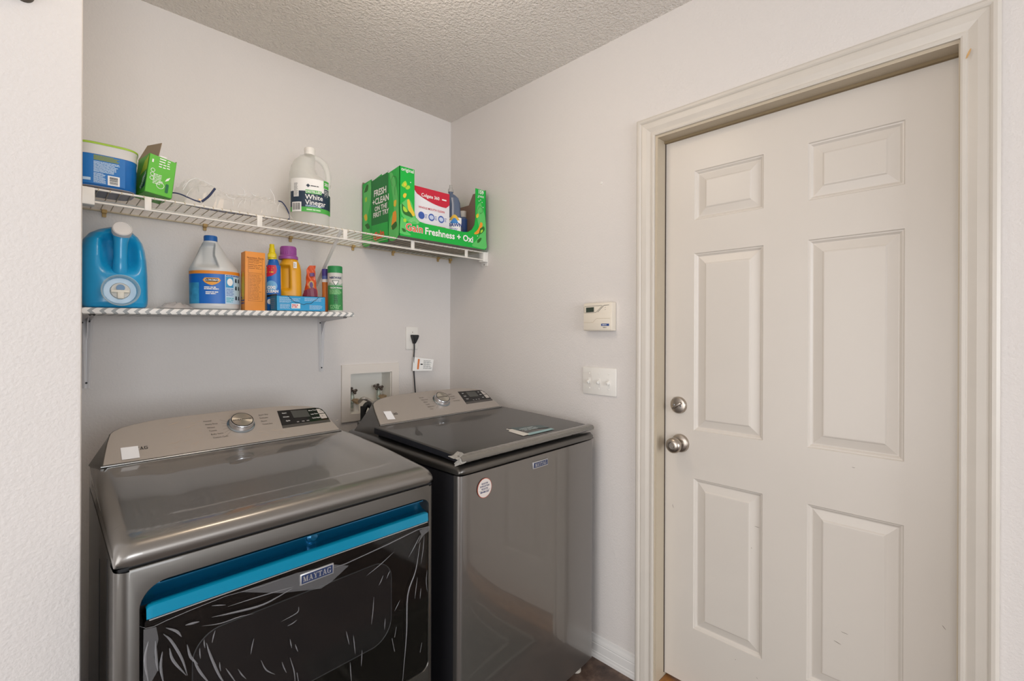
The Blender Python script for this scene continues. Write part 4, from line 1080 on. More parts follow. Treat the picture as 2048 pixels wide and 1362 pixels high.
bm_obj('film_end', bm, mat('crumpled_film', '#a3a19c', rough=.2, spec=.8, metal=.2), lid)
# energy label
def lidz(y): return float(np.interp(y, [p[0] for p in lp], [p[2] for p in lp]))
def lidpt(px, py): return FWs.hit(px, py, (0, .10, .943), (0, -.05, 1))
E0 = lidpt(1060, 862); EM = frame_mat((float(E0[0]), float(E0[1]), lidz(E0[1]) + .0006), (1, 0, 0), (0, 1, .045))
EMi = EM.inverted()
def ep(px, py): q = EMi @ Vector(tuple(lidpt(px, py))); return (q.x, q.y)
lb = thing('lid_label', (0, 0, 0)); lb.parent = lid; tag(lb, 'printed label on the washer lid')
shape('label_strip', [ep(1058, 871), ep(1109, 859), ep(1102, 856.5), ep(1050, 868)], EM, mat('pale_aqua_print', '#8fb4b8', rough=.4), lb, lift=.0004)
shape('label_ground', [ep(1034, 861.5), ep(1099, 855), ep(1082, 850), ep(1020, 856)], EM, mat('teal_print', '#45575a', rough=.4), lb, lift=.0003)
a_, b_ = ep(1036, 858.5), ep(1084, 853)
dashes('label_print', a_[0], min(a_[1], b_[1]) - .012, b_[0] - .006, max(a_[1], b_[1]), 3, EM, mat('pale_print', '#b9c4c6', rough=.5), lb, fill=.4, seed=8)
shape('bottle_print', [ep(1012, 859), ep(1014, 857.5), ep(1018, 859), ep(1024, 858.3), ep(1060, 868.5), ep(1047, 872.5), ep(1017, 863), ep(1019, 860.5)], EM, mat('cream_print', '#d9d6cf', rough=.5), lb, lift=.0005)
badge(washer, .352, .853, .078, .0225)
ws_ = thing('round_sticker', (.094, -.0012, .831)); ws_.parent = washer; tag(ws_, 'round white sticker with a red edge')
RS = frame_mat((0, 0, 0), (1, 0, 0), (0, 0, 1))
poly_panel('sticker_edge', ellipse(0, 0, .0295, .0295, 40), RS, .0004, mat('sticker_red', '#b5563f', rough=.5), ws_)
shape('sticker_face', ellipse(0, 0, .0278, .0278, 40), RS, mat('sticker_cream', '#d8cfc8', rough=.5), ws_, lift=.0003)
MN = mat('navy_ink', '#2e3c66', rough=.5)
for i, t in enumerate(('REGISTER', 'ENREGISTRER', 'REGISTRE')):
    text('sticker_text', t, RS, .0068, MN, ws_, at=(0, .0135 - .0078 * i), bold=.02, xscale=.92, lift=.0006)
text('sticker_text', '888-888-3367', RS, .0072, MN, ws_, at=(0, -.0115), bold=.03, xscale=.9, lift=.0006)
line2('sticker_line', [(-.024, -.0065), (.024, -.0065)], .0005, RS, MN, ws_)

# door mat seen mirrored in the washer front
mt = thing('door_mat', (1.14, .56, 0), label='grey-green door mat with a pale edge in front of the door', cat='mat')
prism('mat_pile', [(-.36, -.27), (.36, -.27), (.36, .27), (-.36, .27)], 0, .009, mat('mat_pile', '#4b5148', rough=.95, bump=.8, bscale=300, var=.25, vscale=40), mt)
bm = new_bm()
for lo_, hi_ in (((-.36, -.27, .0088), (.36, -.258, .0105)), ((-.36, .258, .0088), (.36, .27, .0105)), ((-.36, -.27, .0088), (-.348, .27, .0105)), ((.348, -.27, .0088), (.36, .27, .0105)),
                 ((-.28, -.20, .0088), (.28, -.185, .0102)), ((-.28, .185, .0088), (.28, .20, .0102)), ((-.28, -.20, .0088), (-.265, .20, .0102)), ((.265, -.20, .0088), (.28, .20, .0102))): add_box(bm, lo_, hi_)
bm_obj('mat_border', bm, mat('mat_border', '#8d9087', rough=.9), mt)

# ================================================================== THINGS ON THE SHELVES
DECK = ZS + .0066
def spot(px, Y):
    d = ray(px, 666); return float(d[0] / d[1] * Y)
def item(name, px, Y, base, label, cat, turn=0.0):
    X = spot(px, Y); z = base if base else ztop(X) + .0003
    if not base: z += .0007
    o = thing(name, (X, Y, z), -math.atan2(X, Y) + turn, label=label, cat=cat)
    if not base: o.rotation_euler.y = -math.atan(SLOPE)
    return o
class Wrap:
    # wraps a flat label round a super-ellipse section; label x = 0 faces the camera (local -y)
    def __init__(s, rx, ry, n=2.0, cx=0, cy=0, face=-90):
        s.c = (cx, cy); N = 720; s.P = []
        for k in range(N + 1):
            a = math.radians(face - 180 + 360 * k / N); x, y = sup(a, n); s.P.append((rx * x, ry * y))
        s.P = np.array(s.P); d = np.hypot(*np.diff(s.P, axis=0).T); s.L = np.concatenate([[0], np.cumsum(d)]); s.mid = s.L[N // 2]
    def __call__(s, x, y, lift=0.0):
        q = s.mid + x; px = np.interp(q, s.L, s.P[:, 0]); py = np.interp(q, s.L, s.P[:, 1])
        ax = np.interp(q + .002, s.L, s.P[:, 0]) - np.interp(q - .002, s.L, s.P[:, 0]); ay = np.interp(q + .002, s.L, s.P[:, 1]) - np.interp(q - .002, s.L, s.P[:, 1])
        l = math.hypot(ax, ay) or 1
        return Vector((float(s.c[0] + px + ay / l * lift), float(s.c[1] + py - ax / l * lift), float(y)))
    def band(s, name, x0, x1, y0, y1, m, parent, lift=.0004, n=24):
        vs = []; fs = []
        for i in range(n + 1):
            x = x0 + (x1 - x0) * i / n; vs += [s(x, y0, lift), s(x, y1, lift)]
            if i: k = 2 * i; fs.append((k - 2, k, k + 1, k - 1))
        return mesh_obj(name, vs, fs, m, parent, smooth=True)
def bars(name, x0, y0, x1, y1, wrap, M, parent, seed=2, lift=.0012, vertical=True):
    rnd = random.Random(seed); vs = []; fs = []; t = 0
    L_ = (x1 - x0) if vertical else (y1 - y0)
    while t < L_:
        w = L_ * rnd.choice((.02, .035, .05)); k = len(vs); e = min(t + w, L_)
        q = ((x0 + t, y0), (x0 + e, y0), (x0 + e, y1), (x0 + t, y1)) if vertical else ((x0, y0 + t), (x1, y0 + t), (x1, y0 + e), (x0, y0 + e))
        for p in q: vs.append(wrap(p[0], p[1], lift) if wrap else tuple(M @ Vector((p[0], p[1], lift))))
        fs.append((k, k + 1, k + 2, k + 3)); t = e + L_ * rnd.choice((.02, .03, .05))
    return mesh_obj(name, vs, fs, M_BLACK, parent)
def grow(pts, rs, name, m, parent, seg=14): return tube(name, spline(pts, 6), [float(r) for r in np.interp(np.linspace(0, len(rs) - 1, (len(pts) - 1) * 6 + 1), range(len(rs)), rs)], m, parent, seg=seg)

# ---- tub at the left end of the wire shelf
t = item('detergent_tub', 209, 1.832, DECK, 'blue tub with white band and lime green lid at left end of wire shelf', 'tub')
t.rotation_euler.z = 0; t.scale.z = .79
M_TUBB = mat('tub_blue', '#1168b4', rough=.35, var=.05, vscale=20)
loft('tub_base', [(0, .062, .070, 4), (.002, .066, .074, 4), (.006, .067, .075, 4)], mat('tub_grey_base', '#a9a6ad', rough=.5), t, seg=56)
loft('tub_body', [(.003, .066, .0745, 4), (.006, .0685, .0765, 4), (.115, .0700, .0785, 4), (.116, .0700, .0785, 4)], M_TUBB, t, seg=56)
loft('tub_band', [(.113, .0708, .0793, 4), (.138, .0710, .0795, 4), (.143, .0725, .081, 4), (.148, .0725, .081, 4)], mat('tub_white', '#d5d3d0', rough=.4), t, seg=56)
loft('tub_lid', [(.1475, .0735, .082, 4), (.153, .0735, .082, 4), (.1565, .070, .078, 4), (.157, .05, .055, 3)], mat('lime_plastic', '#9dc23a', rough=.4), t, seg=56)
W = Wrap(.0690, .0772, 4); M_OLIVE = mat('olive_print', '#8c9a2f', rough=.5); M_PALEB = mat('pale_blue_print', '#b9d4ea', rough=.5)
lbl = W.band('tub_label', -.052, .038, .008, .112, mat('tub_label_blue', '#1a70ba', rough=.4), t, lift=.0016)
dashes('label_print', -.030, .092, .026, .110, 6, None, M_OLIVE, lbl, fill=.7, wrap=W, lift=.0022, seed=1, gap=.08)
dashes('label_print', -.030, .050, .026, .089, 9, None, M_PALEB, lbl, fill=.6, wrap=W, lift=.0022, seed=2, gap=.15)
dashes('label_print', -.030, .012, -.004, .048, 10, None, M_PALEB, lbl, fill=.55, wrap=W, lift=.0022, seed=3, gap=.15)
W.band('barcode_ground', .000, .026, .010, .044, M_PAPERW, lbl, lift=.0022)
bars('barcode', .004, .014, .022, .040, W, None, lbl, lift=.0027, vertical=False)
W.band('label_spots', -.052, -.036, .018, .028, M_PALEB, lbl, lift=.0022)

# ---- green carton leaning against the tub
g = thing('green_carton', (.2165, 1.754, DECK + .009), label='small open green carton leaning beside the blue tub', cat='carton', rot=(0, math.radians(6.5), math.radians(8)))
M_GRN = mat('carton_green', '#5cb936', rough=.45); M_KRAFT = mat('kraft_inside', '#a3917d', rough=.8); M_LIME = mat('lime_print', '#b9d43a', rough=.5)
gw, gd, gh = .069, .105, .117
Gf = frame_mat((0, 0, 0), (1, 0, 0), (0, 0, 1)); Gl = frame_mat((0, gd, 0), (0, -1, 0), (0, 0, 1))
poly_panel('carton_front', [(0, 0), (gw, 0), (gw, gh - .004), (.0, gh)], Gf, .0015, M_GRN, g, M_KRAFT)
poly_panel('carton_back', [(0, 0), (gw, 0), (gw, gh), (0, gh)], frame_mat((gw, gd, 0), (-1, 0, 0), (0, 0, 1)), .0015, M_GRN, g, M_KRAFT)
lft = poly_panel('carton_side', [(0, 0), (gd, 0), (gd, gh), (0, gh)], Gl, .0015, M_GRN, g, M_KRAFT)
poly_panel('carton_side', [(0, 0), (gd, 0), (gd, gh), (0, gh)], frame_mat((gw, 0, 0), (0, 1, 0), (0, 0, 1)), .0015, M_GRN, g, M_KRAFT)
box('carton_bottom', (0, 0, 0), (gw, gd, .0015), M_GRN, g)
poly_panel('carton_flap', [(0, 0), (gd, 0), (gd - .010, .048), (.02, .050)], frame_mat((-.001, gd, gh), (.22, -.97, 0), (.18, .04, 1)), .0012, M_KRAFT, g)
box('carton_refill', (.006, .006, .004), (gw - .006, gd - .006, gh - .02), mat('orange_refill', '#c9863c', rough=.7), g)
for (x0, z0, x1, z1, r, s_) in ((.026, .082, .045, .122, 5, 11), (.046, .084, .055, .112, 4, 12), (.016, .030, .042, .062, 7, 13), (.008, .086, .012, .110, 1, 15)):
    dashes('carton_print', x0, z0, x1, z1, r, Gf, M_PAPERW, g, fill=.4, seed=s_, lift=.0005)
for k in range(3): line2('carton_symbol', [(.013 + .0048 * math.cos(a), .046 + k * .012 + .0052 * math.sin(a)) for a in [q * math.pi / 6 for q in range(13)]], .0013, Gf, M_PAPERW, g)
line2('carton_symbol', [(.036 + .0095 * math.cos(a), .030 + .0095 * math.sin(a)) for a in [q * math.pi / 8 for q in range(17)]], .0012, Gf, M_PAPERW, g)
shape('carton_mark', rrect(.049, .012, .057, .040, .003, 3), Gf, mat('dark_green_print', '#1d6b3f', rough=.5), g, lift=.0005)
shape('carton_mark', [(.046, .046), (.055, .052), (.058, .062), (.050, .056)], Gf, M_PAPERW, g, lift=.0005)
shape('side_swirl', [(.07, .012), (.098, .018), (.103, .055), (.094, .035), (.083, .022)], Gl, mat('carton_dark', '#2a2f52', rough=.5), lft, lift=.0006)
text('side_script', 'Swiffer', Gl @ Matrix.Translation((.080, .038, 0)) @ Matrix.Rotation(math.radians(55), 4, 'Z'), .021, M_PAPERW, lft, bold=.02, lift=.0012)
shape('side_swirl', [(.04, .06), (.1, .07), (.103, .112), (.07, .10)], Gl, M_LIME, lft, lift=.0005)

# ---- clear zip bag with navy piping
bg = thing('plastic_bag', (.312, 1.785, DECK), label='empty clear plastic zip bag with navy piping lying on wire shelf', cat='bag')
M_BAG = mat('clear_vinyl', '#f2efe9', rough=.04, alpha=.24, spec=1.0)
rn = random.Random(21); NX, NY = 34, 14; bm = new_bm(); G = []
def bag_h(u, v):
    w = (math.sin(math.pi * min(max(v, 0), 1)) ** .5)
    h = np.interp(u, [0, .05, .15, .30, .42, .55, .70, .85, .95, 1], [.004, .075, .108, .092, .076, .074, .086, .080, .035, .004])
    return float(h) * w
for j in range(NY + 1):
    row = []
    for i in range(NX + 1):
        u, v = i / NX, j / NY
        row.append(bm.verts.new((u * .340 + .012 * math.sin(7 * v), v * .20 + .02 * math.sin(5 * u) * (1 - v), bag_h(u, v) * (1 + rn.uniform(-.10, .10)) + .001)))
    G.append(row)
for j in range(NY):
    for i in range(NX): bm.faces.new((G[j][i], G[j][i + 1], G[j + 1][i + 1], G[j + 1][i]))
bm_obj('bag_film', bm, M_BAG, bg)
bm = new_bm(); G = [[bm.verts.new((i / 8 * .345, j / 3 * .2, .0006)) for i in range(9)] for j in range(4)]
for j in range(3):
    for i in range(8): bm.faces.new((G[j][i], G[j][i + 1], G[j + 1][i + 1], G[j + 1][i]))
bm_obj('bag_base', bm, M_BAG, bg)
M_NAVYP = mat('navy_piping', '#2b3557', rough=.6)
def bagp(px, py, Y): p = atY(px, py, Y); return (p[0] - .312, p[1] - 1.785, p[2] - DECK)
tube('bag_piping', spline([bagp(333, 396, 1.80), bagp(341, 386, 1.80), bagp(360, 388, 1.80), bagp(385, 399, 1.80), bagp(401, 404, 1.80)], 5), .0022, M_NAVYP, bg)
tube('bag_piping', spline([bagp(404, 403, 1.80), bagp(418, 392, 1.80), bagp(430, 377, 1.80)], 5), .0034, M_NAVYP, bg)
tube('bag_piping', spline([bagp(557, 402, 1.80), bagp(565, 405, 1.80), bagp(575, 420, 1.79), bagp(579, 436, 1.785), bagp(572, 441, 1.785)], 5), .0022, M_NAVYP, bg)
tube('bag_piping', spline([(.01, .03, .003), (.12, .05, .003), (.24, .035, .003), (.335, .02, .003)], 6), .0024, M_NAVYP, bg)
box('zip_pull', tuple(np.array(bagp(399, 400, 1.80)) - [.003, .002, .002]), tuple(np.array(bagp(399, 400, 1.80)) + [.004, .002, .004]), M_BRASS, bg)
bm = new_bm()
for a, b, c in (((366, 380), (378, 362), (392, 356)), ((392, 356), (412, 364), (430, 374)), ((480, 374), (488, 380), (490, 388)), ((452, 388), (458, 395), (470, 398)), ((503, 386), (510, 392), (512, 390)), ((540, 378), (548, 392), (550, 410)), ((475, 388), (485, 390), (494, 388)), ((560, 404), (556, 415), (555, 424))):
    add_tube(bm, spline([bagp(*a, 1.81), bagp(*b, 1.81), bagp(*c, 1.81)], 4), .0009, 5)
rn = random.Random(77)
for k in range(46):
    u, v_ = rn.uniform(.04, .96), rn.uniform(.05, .75); a = rn.uniform(0, 3.1); l = rn.uniform(.006, .03); P_ = []
    for q_ in range(5):
        uu, vv2 = u + l * (q_ - 2) / 4 * math.cos(a) / .365, v_ + l * (q_ - 2) / 4 * math.sin(a) / .2
        P_.append((uu * .340 + .012 * math.sin(7 * vv2), vv2 * .20 + .02 * math.sin(5 * uu) * (1 - vv2), bag_h(min(max(uu, 0), 1), min(max(vv2, 0), 1)) + .003 + rn.uniform(-.001, .002)))
    add_tube(bm, P_, rn.uniform(.0004, .0009), 4)
o = bm_obj('bag_crease_glint', bm, mat('vinyl_highlight', '#ffffff', rough=.2, alpha=.75), bg); tag(o, 'creases in the clear vinyl with highlights painted white', kind='stuff')  # white tubes stand for highlights along the folds

# ---- vinegar jug
v = item('vinegar_jug', 618, 1.88, DECK, 'translucent white vinegar gallon jug with green and navy label', 'jug')
M_FROST = mat('frosted_jug', '#e6e7e0', rough=.3, alpha=.32, spec=.6)
K = [(0, .066, .066, 2.6, 0, 0), (.006, .073, .073, 2.4, 0, 0), (.165, .0745, .0745, 2.3, 0, 0), (.180, .0735, .0735, 2.2, 0, 0), (.205, .052, .070, 2.1, -.0210, 0), (.235, .043, .062, 2.0, -.0245, 0), (.262, .037, .048, 2.0, -.0170, 0), (.280, .028, .030, 2.0, -.008, 0), (.290, .0185, .0185, 2, 0, 0), (.303, .0175, .0175, 2, 0, 0)]
loft('jug_body', interp_secs(K, 50), M_FROST, v, seg=44, angle=60)
grow([(.006, 0, .285), (.034, 0, .276), (.056, 0, .255), (.0665, 0, .222), (.0685, 0, .190), (.062, 0, .165)], [.011, .0115, .0115, .011, .011, .014], 'jug_handle', M_FROST, v)
lathe('jug_cap', [(0, .288), (.0195, .288), (.0200, .292), (.0198, .300), (.0192, .3005), (.0196, .302), (.0196, .313), (.018, .316), (0, .3165)], M_WHITE, v, seg=32)
W = Wrap(.0752, .0752, 2.3)
lb = W.band('jug_label', -.075, .105, .052, .176, M_PAPERW, v, lift=.0006, n=40)
M_LNAVY = mat('label_navy', '#24364a', rough=.45); M_LGRN = mat('label_green', '#4fae4c', rough=.45)
W.band('label_navy', -.075, .105, .066, .128, M_LNAVY, lb, lift=.0010, n=40)
W.band('label_green', -.075, .105, .050, .068, M_LGRN, lb, lift=.0011, n=40)
W.band('label_code_ground', -.058, -.038, .106, .160, M_PAPERW, lb, lift=.0013)
dashes('label_print', -.056, .108, -.040, .158, 16, None, M_BLACK, lb, fill=.35, wrap=W, lift=.0017, seed=9)
W.band('label_code_ground', -.066, -.028, .050, .086, M_PAPERW, lb, lift=.0014)
bars('barcode', -.062, .056, -.032, .082, W, None, lb, lift=.0018)
W.band('label_green_box', .052, .080, .148, .178, M_LGRN, lb, lift=.0013)
W.band('label_grey_box', .054, .080, .112, .146, mat('label_dark', '#3d4d57', rough=.5), lb, lift=.0013)
W.band('label_green_box', -.014, .044, .119, .133, M_LGRN, lb, lift=.0015)
text('label_text', 'DISTILLED', None, .0125, M_PAPERW, lb, at=(.015, .1255), wrap=W, bold=.02, lift=.0022)
text('label_text', '252', None, .014, M_PAPERW, lb, at=(.066, .164), wrap=W, bold=.03, lift=.002)
text('label_text', 'White', None, .026, M_PAPERW, lb, at=(-.015, .1055), align='LEFT', wrap=W, bold=.012, lift=.0018, xscale=.95)
text('label_text', 'Vinegar', None, .026, M_PAPERW, lb, at=(-.015, .085), align='LEFT', wrap=W, bold=.012, lift=.0018, xscale=.95)
dashes('label_print', -.014, .069, .060, .076, 2, None, M_PALEB, lb, fill=.5, wrap=W, lift=.0017, seed=5)
dashes('label_print', -.010, .055, .045, .062, 1, None, mat('pale_green_print', '#bfe0b8', rough=.5), lb, fill=.7, wrap=W, lift=.0017, seed=6)
dashes('label_print', .056, .118, .078, .142, 4, None, M_PAPERW, lb, fill=.4, wrap=W, lift=.0018, seed=7)
dashes('label_print', .004, .146, .040, .152, 1, None, M_BLACK, lb, fill=.5, wrap=W, lift=.0017, seed=8)
mesh_obj('label_logo', [W(x, y, .0017) for x, y in ((-.012, .149), (-.005, .156), (.002, .149), (-.005, .142))], [(0, 1, 2, 3)], M_LNAVY, lb)

# ---- big green display carton
GX0, GX1, GY0, GY1, GZ0, GH = 1.064, 1.547, 1.738, 2.060, DECK + .002, .292
gb = thing('detergent_carton', (GX0, GY0, GZ0), label='large bright green detergent carton with cut-out front at right end of wire shelf', cat='carton')
gw, gd = GX1 - GX0, GY1 - GY0
M_GGR = mat('gain_green', '#10b040', rough=.4, var=.04, vscale=12); M_GIN = mat('carton_brown_inside', '#8a7467', rough=.85)
M_LF = mat('leaf_dark_green', '#2c6d28', rough=.5); M_YEL = mat('print_yellow', '#e6c53a', rough=.5); M_ORG = mat('print_orange', '#ee9a2d', rough=.5); M_LM = mat('print_lime', '#a9d63c', rough=.5); M_PG = mat('print_pale_green', '#a6dca0', rough=.5); M_MIST = mat('print_mist_green', '#5cc465', rough=.5); M_DKG = mat('print_deep_green', '#0b7a33', rough=.5)
Gf = frame_mat((0, 0, 0), (1, 0, 0), (0, 0, 1)); Gl = frame_mat((0, gd, 0), (0, -1, 0), (0, 0, 1))
def gz(px, py): p = atY(px, py, GY0); return (float(p[0] - GX0), float(p[2] - GZ0))
cut = [gz(829, 337), gz(829, 425), gz(832, 435), gz(839, 443), gz(850, 447), gz(927, 464), gz(936, 464), gz(944, 459), gz(949, 450), gz(951, 437), gz(951, 376)]
frp = poly_panel('carton_front', [(0, 0), (gw, 0), (gw, GH - .004)] + [(cut[-1][0], GH - .004)] + cut[::-1][1:-1] + [(cut[0][0], GH), (0, GH)], Gf, .002, M_GGR, gb, M_GIN)
def gl(px, py): p = atX(px, py, GX0); return (float(GY1 - p[1]), float(p[2] - GZ0))
notch = [gl(763, 348), gl(764, 356), gl(768, 359), gl(771, 355), gl(772, 345)]
sd = poly_panel('carton_side', [(0, 0), (gd, 0), (gd, GH), (gl(777, 342)[0], GH - .010), notch[4]] + notch[::-1][1:] + [(.085, GH - .016), (.084, GH - .004), (0, GH - .010)], Gl, .002, M_GGR, gb, M_GIN)
poly_panel('carton_side', [(0, 0), (gd, 0), (gd, GH), (gd * .72, GH), (gd * .66, GH - .05), (gd * .4, GH - .05), (gd * .3, GH), (0, GH)][::-1], frame_mat((gw, 0, 0), (0, 1, 0), (0, 0, 1)), .002, M_GGR, gb, M_GIN)
poly_panel('carton_back', [(0, 0), (gw, 0), (gw, GH), (0, GH)], frame_mat((gw, gd, 0), (-1, 0, 0), (0, 0, 1)), .002, M_GGR, gb, M_GIN)
box('carton_bottom', (.002, .002, 0), (gw - .002, gd - .002, .002), mat('carton_grey_bottom', '#8f8b84', rough=.8), gb)
def blob(pts): return [(float(p[0]), float(p[1])) for p in spline([(a, b, 0) for a, b in pts + pts[:1]], 5)][:-1]
# front print (pixel outlines)
def fr(name, pts, m, lift=.0006, curve=True): return shape(name, blob([gz(*p) for p in pts]) if curve else [gz(*p) for p in pts], Gf, m, frp, lift=lift)
fr('print_butterfly', [(806, 365), (811, 362), (814, 370), (810, 375), (803, 371)], M_LM); fr('print_butterfly', [(812, 372), (818, 371), (820, 376), (815, 379), (811, 377)], M_LM)
fr('print_petal', [(808, 367), (811, 366), (812, 372), (808, 371)], M_YEL, .001); fr('print_drop', [(809, 386), (813, 388), (811, 395), (807, 395), (806, 390)], M_YEL)
fr('print_mist', [(800, 410), (806, 404), (816, 398), (824, 408), (829, 430), (838, 446), (826, 448), (812, 440), (803, 428)], M_MIST, .0004)
fr('print_peel', [(814, 400), (818, 399), (822, 412), (828, 425), (829, 432), (822, 430), (816, 418)], M_YEL, .0008)
fr('print_leaf', [(803, 406), (808, 412), (815, 420), (822, 427), (825, 435), (816, 432), (808, 428), (804, 420)], M_LF, .001)
fr('print_seed', [(806, 412), (811, 416), (815, 423), (810, 424), (806, 419)], M_LM, .0013)
fr('print_mist', [(799, 466), (800, 448), (803, 434), (808, 440), (813, 448), (812, 460), (822, 470), (812, 470)], M_MIST, .0004)
fr('print_leaf', [(803, 456), (809, 458), (812, 463), (806, 463)], M_LF, .001)
fr('print_pale', [(807, 437), (812, 438), (812, 444), (807, 443)], M_LM, .0008)
fr('print_mist', [(961, 405), (966, 420), (971, 440), (972, 478), (972, 497), (950, 494), (944, 490), (953, 480), (960, 468), (957, 450), (953, 430), (955, 412)], M_MIST, .0004)
fr('print_peel', [(961, 444), (965, 448), (962, 460), (955, 468), (948, 467), (956, 458)], M_ORG, .0008)
fr('print_leaf', [(960, 457), (967, 453), (969, 460), (963, 467), (958, 468)], M_LF, .001)
fr('print_seed', [(961, 461), (965, 459), (965, 463), (961, 466)], M_LM, .0013)
fr('print_leaf', [(954, 481), (960, 476), (963, 477), (960, 483), (955, 486)], M_LF, .001)
fr('print_drop', [(952, 430), (956, 427), (957, 433), (953, 436)], M_YEL, .001)
line2('print_swirl', [gz(*p) for p in ((954, 432), (955, 420), (959, 413), (964, 416), (965, 424), (961, 428), (959, 424))], .0016, Gf, M_LF, frp, lift=.001)
for k, (x, y) in enumerate(((958, 402), (961, 400), (964, 405), (821, 365), (956, 395), (966, 415), (955, 472))): shape('print_star', ellipse(*gz(x, y), .0025, .0025, 8), Gf, M_PAPERW, frp, lift=.0009)
def fmat(px, py): a = gz(px, py); return Gf @ Matrix.Translation((a[0], a[1], 0))
text('carton_text', 'original', fmat(815, 341), .021, M_PAPERW, frp, lift=.0012, bold=.012)
text('carton_text', '159', fmat(961.5, 385), .026, M_PAPERW, frp, lift=.0012, bold=.03, xscale=.9)
text('carton_text', 'LOADS', fmat(961.5, 393.5), .013, M_PAPERW, frp, lift=.0012, bold=.02, xscale=.9)
text('logo_outline', 'Gain', fmat(828.5, 457), .044, M_PAPERW, frp, lift=.0012, bold=.05, spacing=1.08)
text('logo_text', 'Gain', fmat(828.5, 457), .044, mat('gain_orange', '#e4572a', rough=.45), frp, lift=.0016, bold=.016, spacing=1.08)
text('carton_text', 'Freshness + Oxi', fmat(900, 471.5), .0415, M_PAPERW, frp, lift=.0012, bold=.025, xscale=1.0)
c0 = gz(828.5, 449)
for k in range(13):
    a = math.radians(20 + 140 * k / 12); line2('logo_ray', [(c0[0] + .014 * math.cos(a), c0[1] + .004 + .010 * math.sin(a)), (c0[0] + .030 * math.cos(a), c0[1] + .004 + .024 * math.sin(a))], .0012, Gf, M_PG, frp, lift=.0008)
# side print
def sr(name, pts, m, lift=.0006, curve=True): return shape(name, blob([gl(*p) for p in pts]) if curve else [gl(*p) for p in pts], Gl, m, sd, lift=lift)
sr('side_panel_print', [(743, 363), (776, 344), (777, 484), (743, 487)], M_DKG, .0004, False)
sr('side_panel_seam', [(743, 452), (776, 443), (776.5, 484), (744, 486)], M_GGR, .0007, False)
line2('side_fold', [gl(743, 360), gl(743.5, 489)], .0022, Gl, M_DKG, sd, lift=.0009)
line2('side_fold', [gl(776.5, 341), gl(777, 485)], .002, Gl, M_DKG, sd, lift=.0009)
sr('print_mist', [(727, 380), (741, 362), (742, 400), (735, 440), (742, 470), (742, 488), (726, 490), (727, 440)], M_MIST, .0004)
sr('print_mist', [(779, 345), (786, 348), (793, 375), (797, 410), (797, 470), (779, 480), (780, 440), (788, 420), (784, 380)], M_MIST, .0004)
sr('print_leaf', [(728, 386), (733, 371), (737, 370), (735, 382)], M_LF, .0008); sr('print_leaf', [(730, 450), (736, 447), (740, 455), (735, 458)], M_LF, .0008)
sr('print_peel', [(728, 432), (733, 428), (735, 438), (731, 442)], M_YEL, .0008); sr('print_drop', [(730, 397), (734, 394), (734, 402), (731, 404)], M_LM, .0008)
sr('print_peel', [(786, 425), (792, 422), (793, 440), (788, 455), (783, 456)], M_ORG, .0008); sr('print_leaf', [(783, 452), (792, 443), (794, 452), (786, 460)], M_LF, .001)
sr('print_drop', [(788, 402), (793, 400), (792, 412), (788, 412)], M_YEL, .001)
line2('print_swirl', [gl(*p) for p in ((785, 372), (782, 362), (786, 352), (792, 354), (794, 365), (790, 375), (790, 390))], .002, Gl, M_LF, sd, lift=.001)
def smat(px, py): a = gl(px, py); return Gl @ Matrix.Translation((a[0], a[1], 0))
for s_, (x, y), sz in (('FRESH', (760.5, 384), .040), ('+CLEAN', (761.5, 400.5), .0385), ('ON THE', (762, 415), .029), ('FIRST TRY', (762, 427), .030)):
    text('carton_text', s_, smat(x, y), sz, M_PAPERW, sd, bold=.025, lift=.0012, xscale=1.0)
text('logo_text', 'Gain', smat(758, 471) @ Matrix.Rotation(math.radians(6), 4, 'Z'), .05, mat('gain_orange', '#e4572a'), sd, bold=.04, lift=.0014)

# ---- toothbrush pack standing in the carton
CY_ = GY0 + .028
def cz(px, py): p = atY(px, py, CY_); return (float(p[0]), float(p[2]))
cx0, cx1 = cz(826, 400)[0], cz(899, 400)[0]; ctop = cz(862, 379)[1]
cp = thing('toothbrush_pack', (cx0, CY_, GZ0 + .0025), label='white and red toothbrush pack standing inside the green carton', cat='pack')
cw, ch = cx1 - cx0, ctop - GZ0 - .0025
cb = box('pack_box', (0, 0, 0), (cw, .045, ch), mat('pack_white', '#e6e6ea', rough=.4), cp, bev=.001)
C_ = frame_mat((0, 0, 0), (1, 0, 0), (0, 0, 1))
M_RED = mat('pack_red', '#c8203a', rough=.4); M_PBL = mat('pack_blue', '#3f5fae', rough=.4)
shape('red_band', [(0.0005, ch - .0005), (cw - .0005, ch - .0005), (cw - .0005, ch - .052)] + [(cw * (1 - k / 10), ch - .008 - .062 * math.sin(math.pi * (.12 + .88 * (1 - k / 10)) * .62) ** .8 * (1 - .15 * k / 10)) for k in range(1, 10)] + [(0.0005, ch - .012)], C_, M_RED, cb, lift=.0006)
text('pack_text', 'Colgate 360', C_, .021, M_PAPERW, cb, at=(cw * .46, ch - .034), bold=.02, lift=.0012, xscale=.95)
dashes('pack_print', cw * .78, ch - .040, cw * .95, ch - .028, 1, C_, M_PAPERW, cb, fill=.5, seed=3, lift=.0012)
text('pack_text', 'WHOLE MOUTH CLEAN', C_, .0130, M_RED, cb, at=(cw * .5, ch - .090), bold=.015, lift=.0009)
